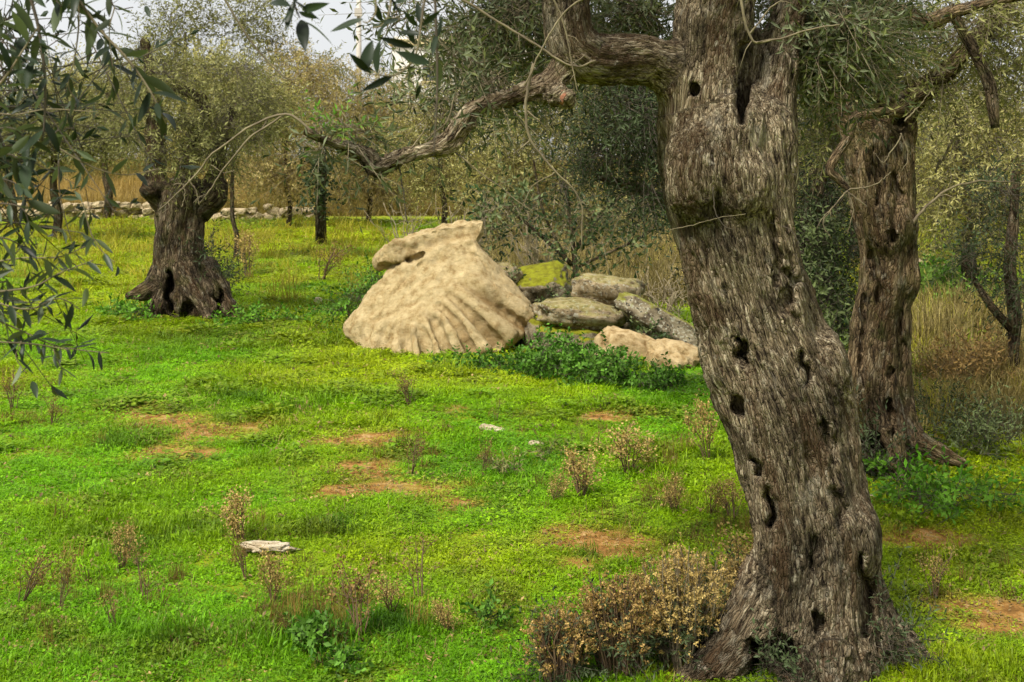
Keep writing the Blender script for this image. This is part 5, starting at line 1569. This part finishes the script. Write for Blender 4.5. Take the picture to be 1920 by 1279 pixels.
spray([(800, -30), (792, 30), (783, 90), (770, 120), (738, 142), (706, 140), (684, 138)], YS, .0022, .001, 0, .045, M_TWIG)
spray([(700, -30), (705, 20), (690, 42), (680, 40)], YS, .0018, .001, 0, .045, M_TWIG)
spray([(735, -30), (730, 20), (718, 46), (700, 52)], YS, .0016, .001, 4, .03, M_TWIG)
# hanging sprays along the left edge
for q in ((([(50, -30), (72, 50), (84, 140), (84, 220), (80, 265)]), .0038, .002, 8, .05, M_TWIGD),
          (([(120, -40), (185, 52), (240, 112), (282, 172), (312, 232)]), .0034, .0018, 22, .052, M_TWIG),
          (([(-30, 190), (10, 145), (45, 92), (72, 50)]), .003, .0014, 12, .055, M_TWIG),
          (([(145, -40), (148, 40), (140, 110), (128, 160), (150, 200)]), .002, .001, 10, .045, M_TWIG),
          (([(95, -40), (112, 10), (150, 12), (180, 42)]), .002, .001, 10, .05, M_TWIGD), (([(60, -40), (100, -6), (120, 8)]), .002, .001, 6, .05, M_TWIGD),
          (([(100, 270), (130, 290), (185, 318), (240, 328), (300, 316)]), .002, .001, 8, .04, M_TWIG), (([(170, 40), (200, 90), (215, 140)]), .002, .001, 9, .05, M_TWIGD),
          (([(80, 265), (110, 245), (140, 240)]), .0018, .001, 4, .04, M_TWIGD), (([(-30, 210), (30, 215), (90, 205), (180, 210)]), .002, .001, 8, .045, M_TWIG),
          (([(-30, 60), (5, 40), (30, 25)]), .002, .001, 8, .055, M_TWIGD), (([(-30, 100), (10, 80), (50, 110)]), .002, .001, 9, .055, M_TWIGD), (([(-30, 250), (20, 240), (60, 270)]), .002, .001, 9, .05, M_TWIGD), (([(-30, 300), (20, 290), (50, 320)]), .002, .001, 10, .05, M_TWIGD),
          (([(-30, 330), (30, 345), (60, 390)]), .002, .001, 10, .05, M_TWIGD), (([(-20, 380), (40, 390), (60, 440)]), .002, .001, 9, .045, M_TWIGD),
          (([(155, 380), (172, 440), (195, 475), (215, 492)]), .0016, .001, 7, .036, M_TWIG), (([(-30, 495), (40, 484), (110, 482), (160, 462)]), .002, .001, 16, .038, M_TWIG),
          (([(-30, 550), (60, 538), (112, 512), (175, 488)]), .002, .001, 18, .038, M_TWIG), (([(-30, 590), (40, 620), (95, 645), (140, 655), (205, 662)]), .002, .001, 20, .038, M_TWIG),
          (([(-30, 640), (60, 645), (130, 656)]), .002, .001, 12, .038, M_TWIG), (([(-30, 560), (50, 580), (110, 560), (150, 580)]), .002, .001, 14, .038, M_TWIG), (([(-30, 440), (20, 450), (50, 470)]), .002, .001, 8, .04, M_TWIGD),
          (([(110, 300), (112, 360), (125, 420), (140, 470)]), .0014, .0008, 3, .034, M_TWIGD), (([(40, 640), (30, 670), (50, 700)]), .0014, .0008, 5, .036, M_TWIG), (([(100, 655), (110, 680), (125, 705)]), .0014, .0008, 4, .034, M_TWIG),
          (([(400, -40), (440, 30), (480, 90), (530, 142), (560, 150)]), .0026, .0012, 0, .04, M_TWIG), (([(200, -40), (215, 14), (250, 14)]), .0018, .001, 3, .04, M_TWIGD), (([(215, 14), (205, 60), (212, 130)]), .0014, .0008, 2, .04, M_TWIG)):
    spray(q[0], YF + rl.uniform(-.25, .25), *q[1:5], q[5])
# its trunk and limbs, out of the frame to the left and above
def wlimb(pts, name):
    P = spline(np.array(pts, float), 22)
    V, F = tube(P[:, :3], P[:, 3], 10)
    part(name, V, F, M_BARK, T0, smooth=True, attrs={'bark': ('FLOAT_VECTOR', bark_coords(V, [[tuple(q) for q in P]]))})
wlimb([(-2.05, 2.3, -.1, .26), (-2.0, 2.3, .5, .2), (-2.05, 2.35, 1.2, .18), (-2.0, 2.4, 1.9, .17), (-1.95, 2.4, 2.5, .14)], 'trunk')
wlimb([(-1.98, 2.4, 2.3, .12), (-1.6, 2.5, 2.75, .08), (-1.1, 2.5, 2.95, .06), (-.5, 2.3, 3.0, .045), (.1, 2.1, 2.9, .03)], 'limb')
wlimb([(-2.0, 2.4, 1.9, .09), (-1.6, 2.55, 2.2, .05), (-1.3, 2.6, 2.3, .025), (-1.12, 2.6, 2.25, .01)], 'limb')
add_crown(T0, [cl(-25, 170, 2.9, 55, 110, .2, 40), cl(-30, 330, 2.9, 55, 110, .2, 44), cl(10, 50, 3.0, 40, 40, .15, 8), cl(30, 420, 2.9, 40, 45, .1, 10), cl(-20, 580, 2.8, 40, 70, .15, 12), cl(210, 130, 3.0, 50, 50, .15, 7), cl(120, 210, 3.0, 70, 40, .15, 8)], .052, [M_LEAFN, M_TWIGD], 91, droop=.3, per=8, clump=6)
if EXTRA:
    base_ = LEAVES[0]
    lv = np.zeros(len(base_.vertices) * 3); base_.vertices.foreach_get('co', lv); lv = lv.reshape(-1, 3)
    lf = np.array([list(q.vertices) for q in base_.polygons])
    V = np.concatenate([p + (lv[:, :1] * x + lv[:, 1:2] * y + lv[:, 2:] * z) * L for p, x, y, z, L in EXTRA])
    F = np.concatenate([lf + i * len(lv) for i in range(len(EXTRA))])
    part('foliage', V, F, M_LEAFB, T0, smooth=True)
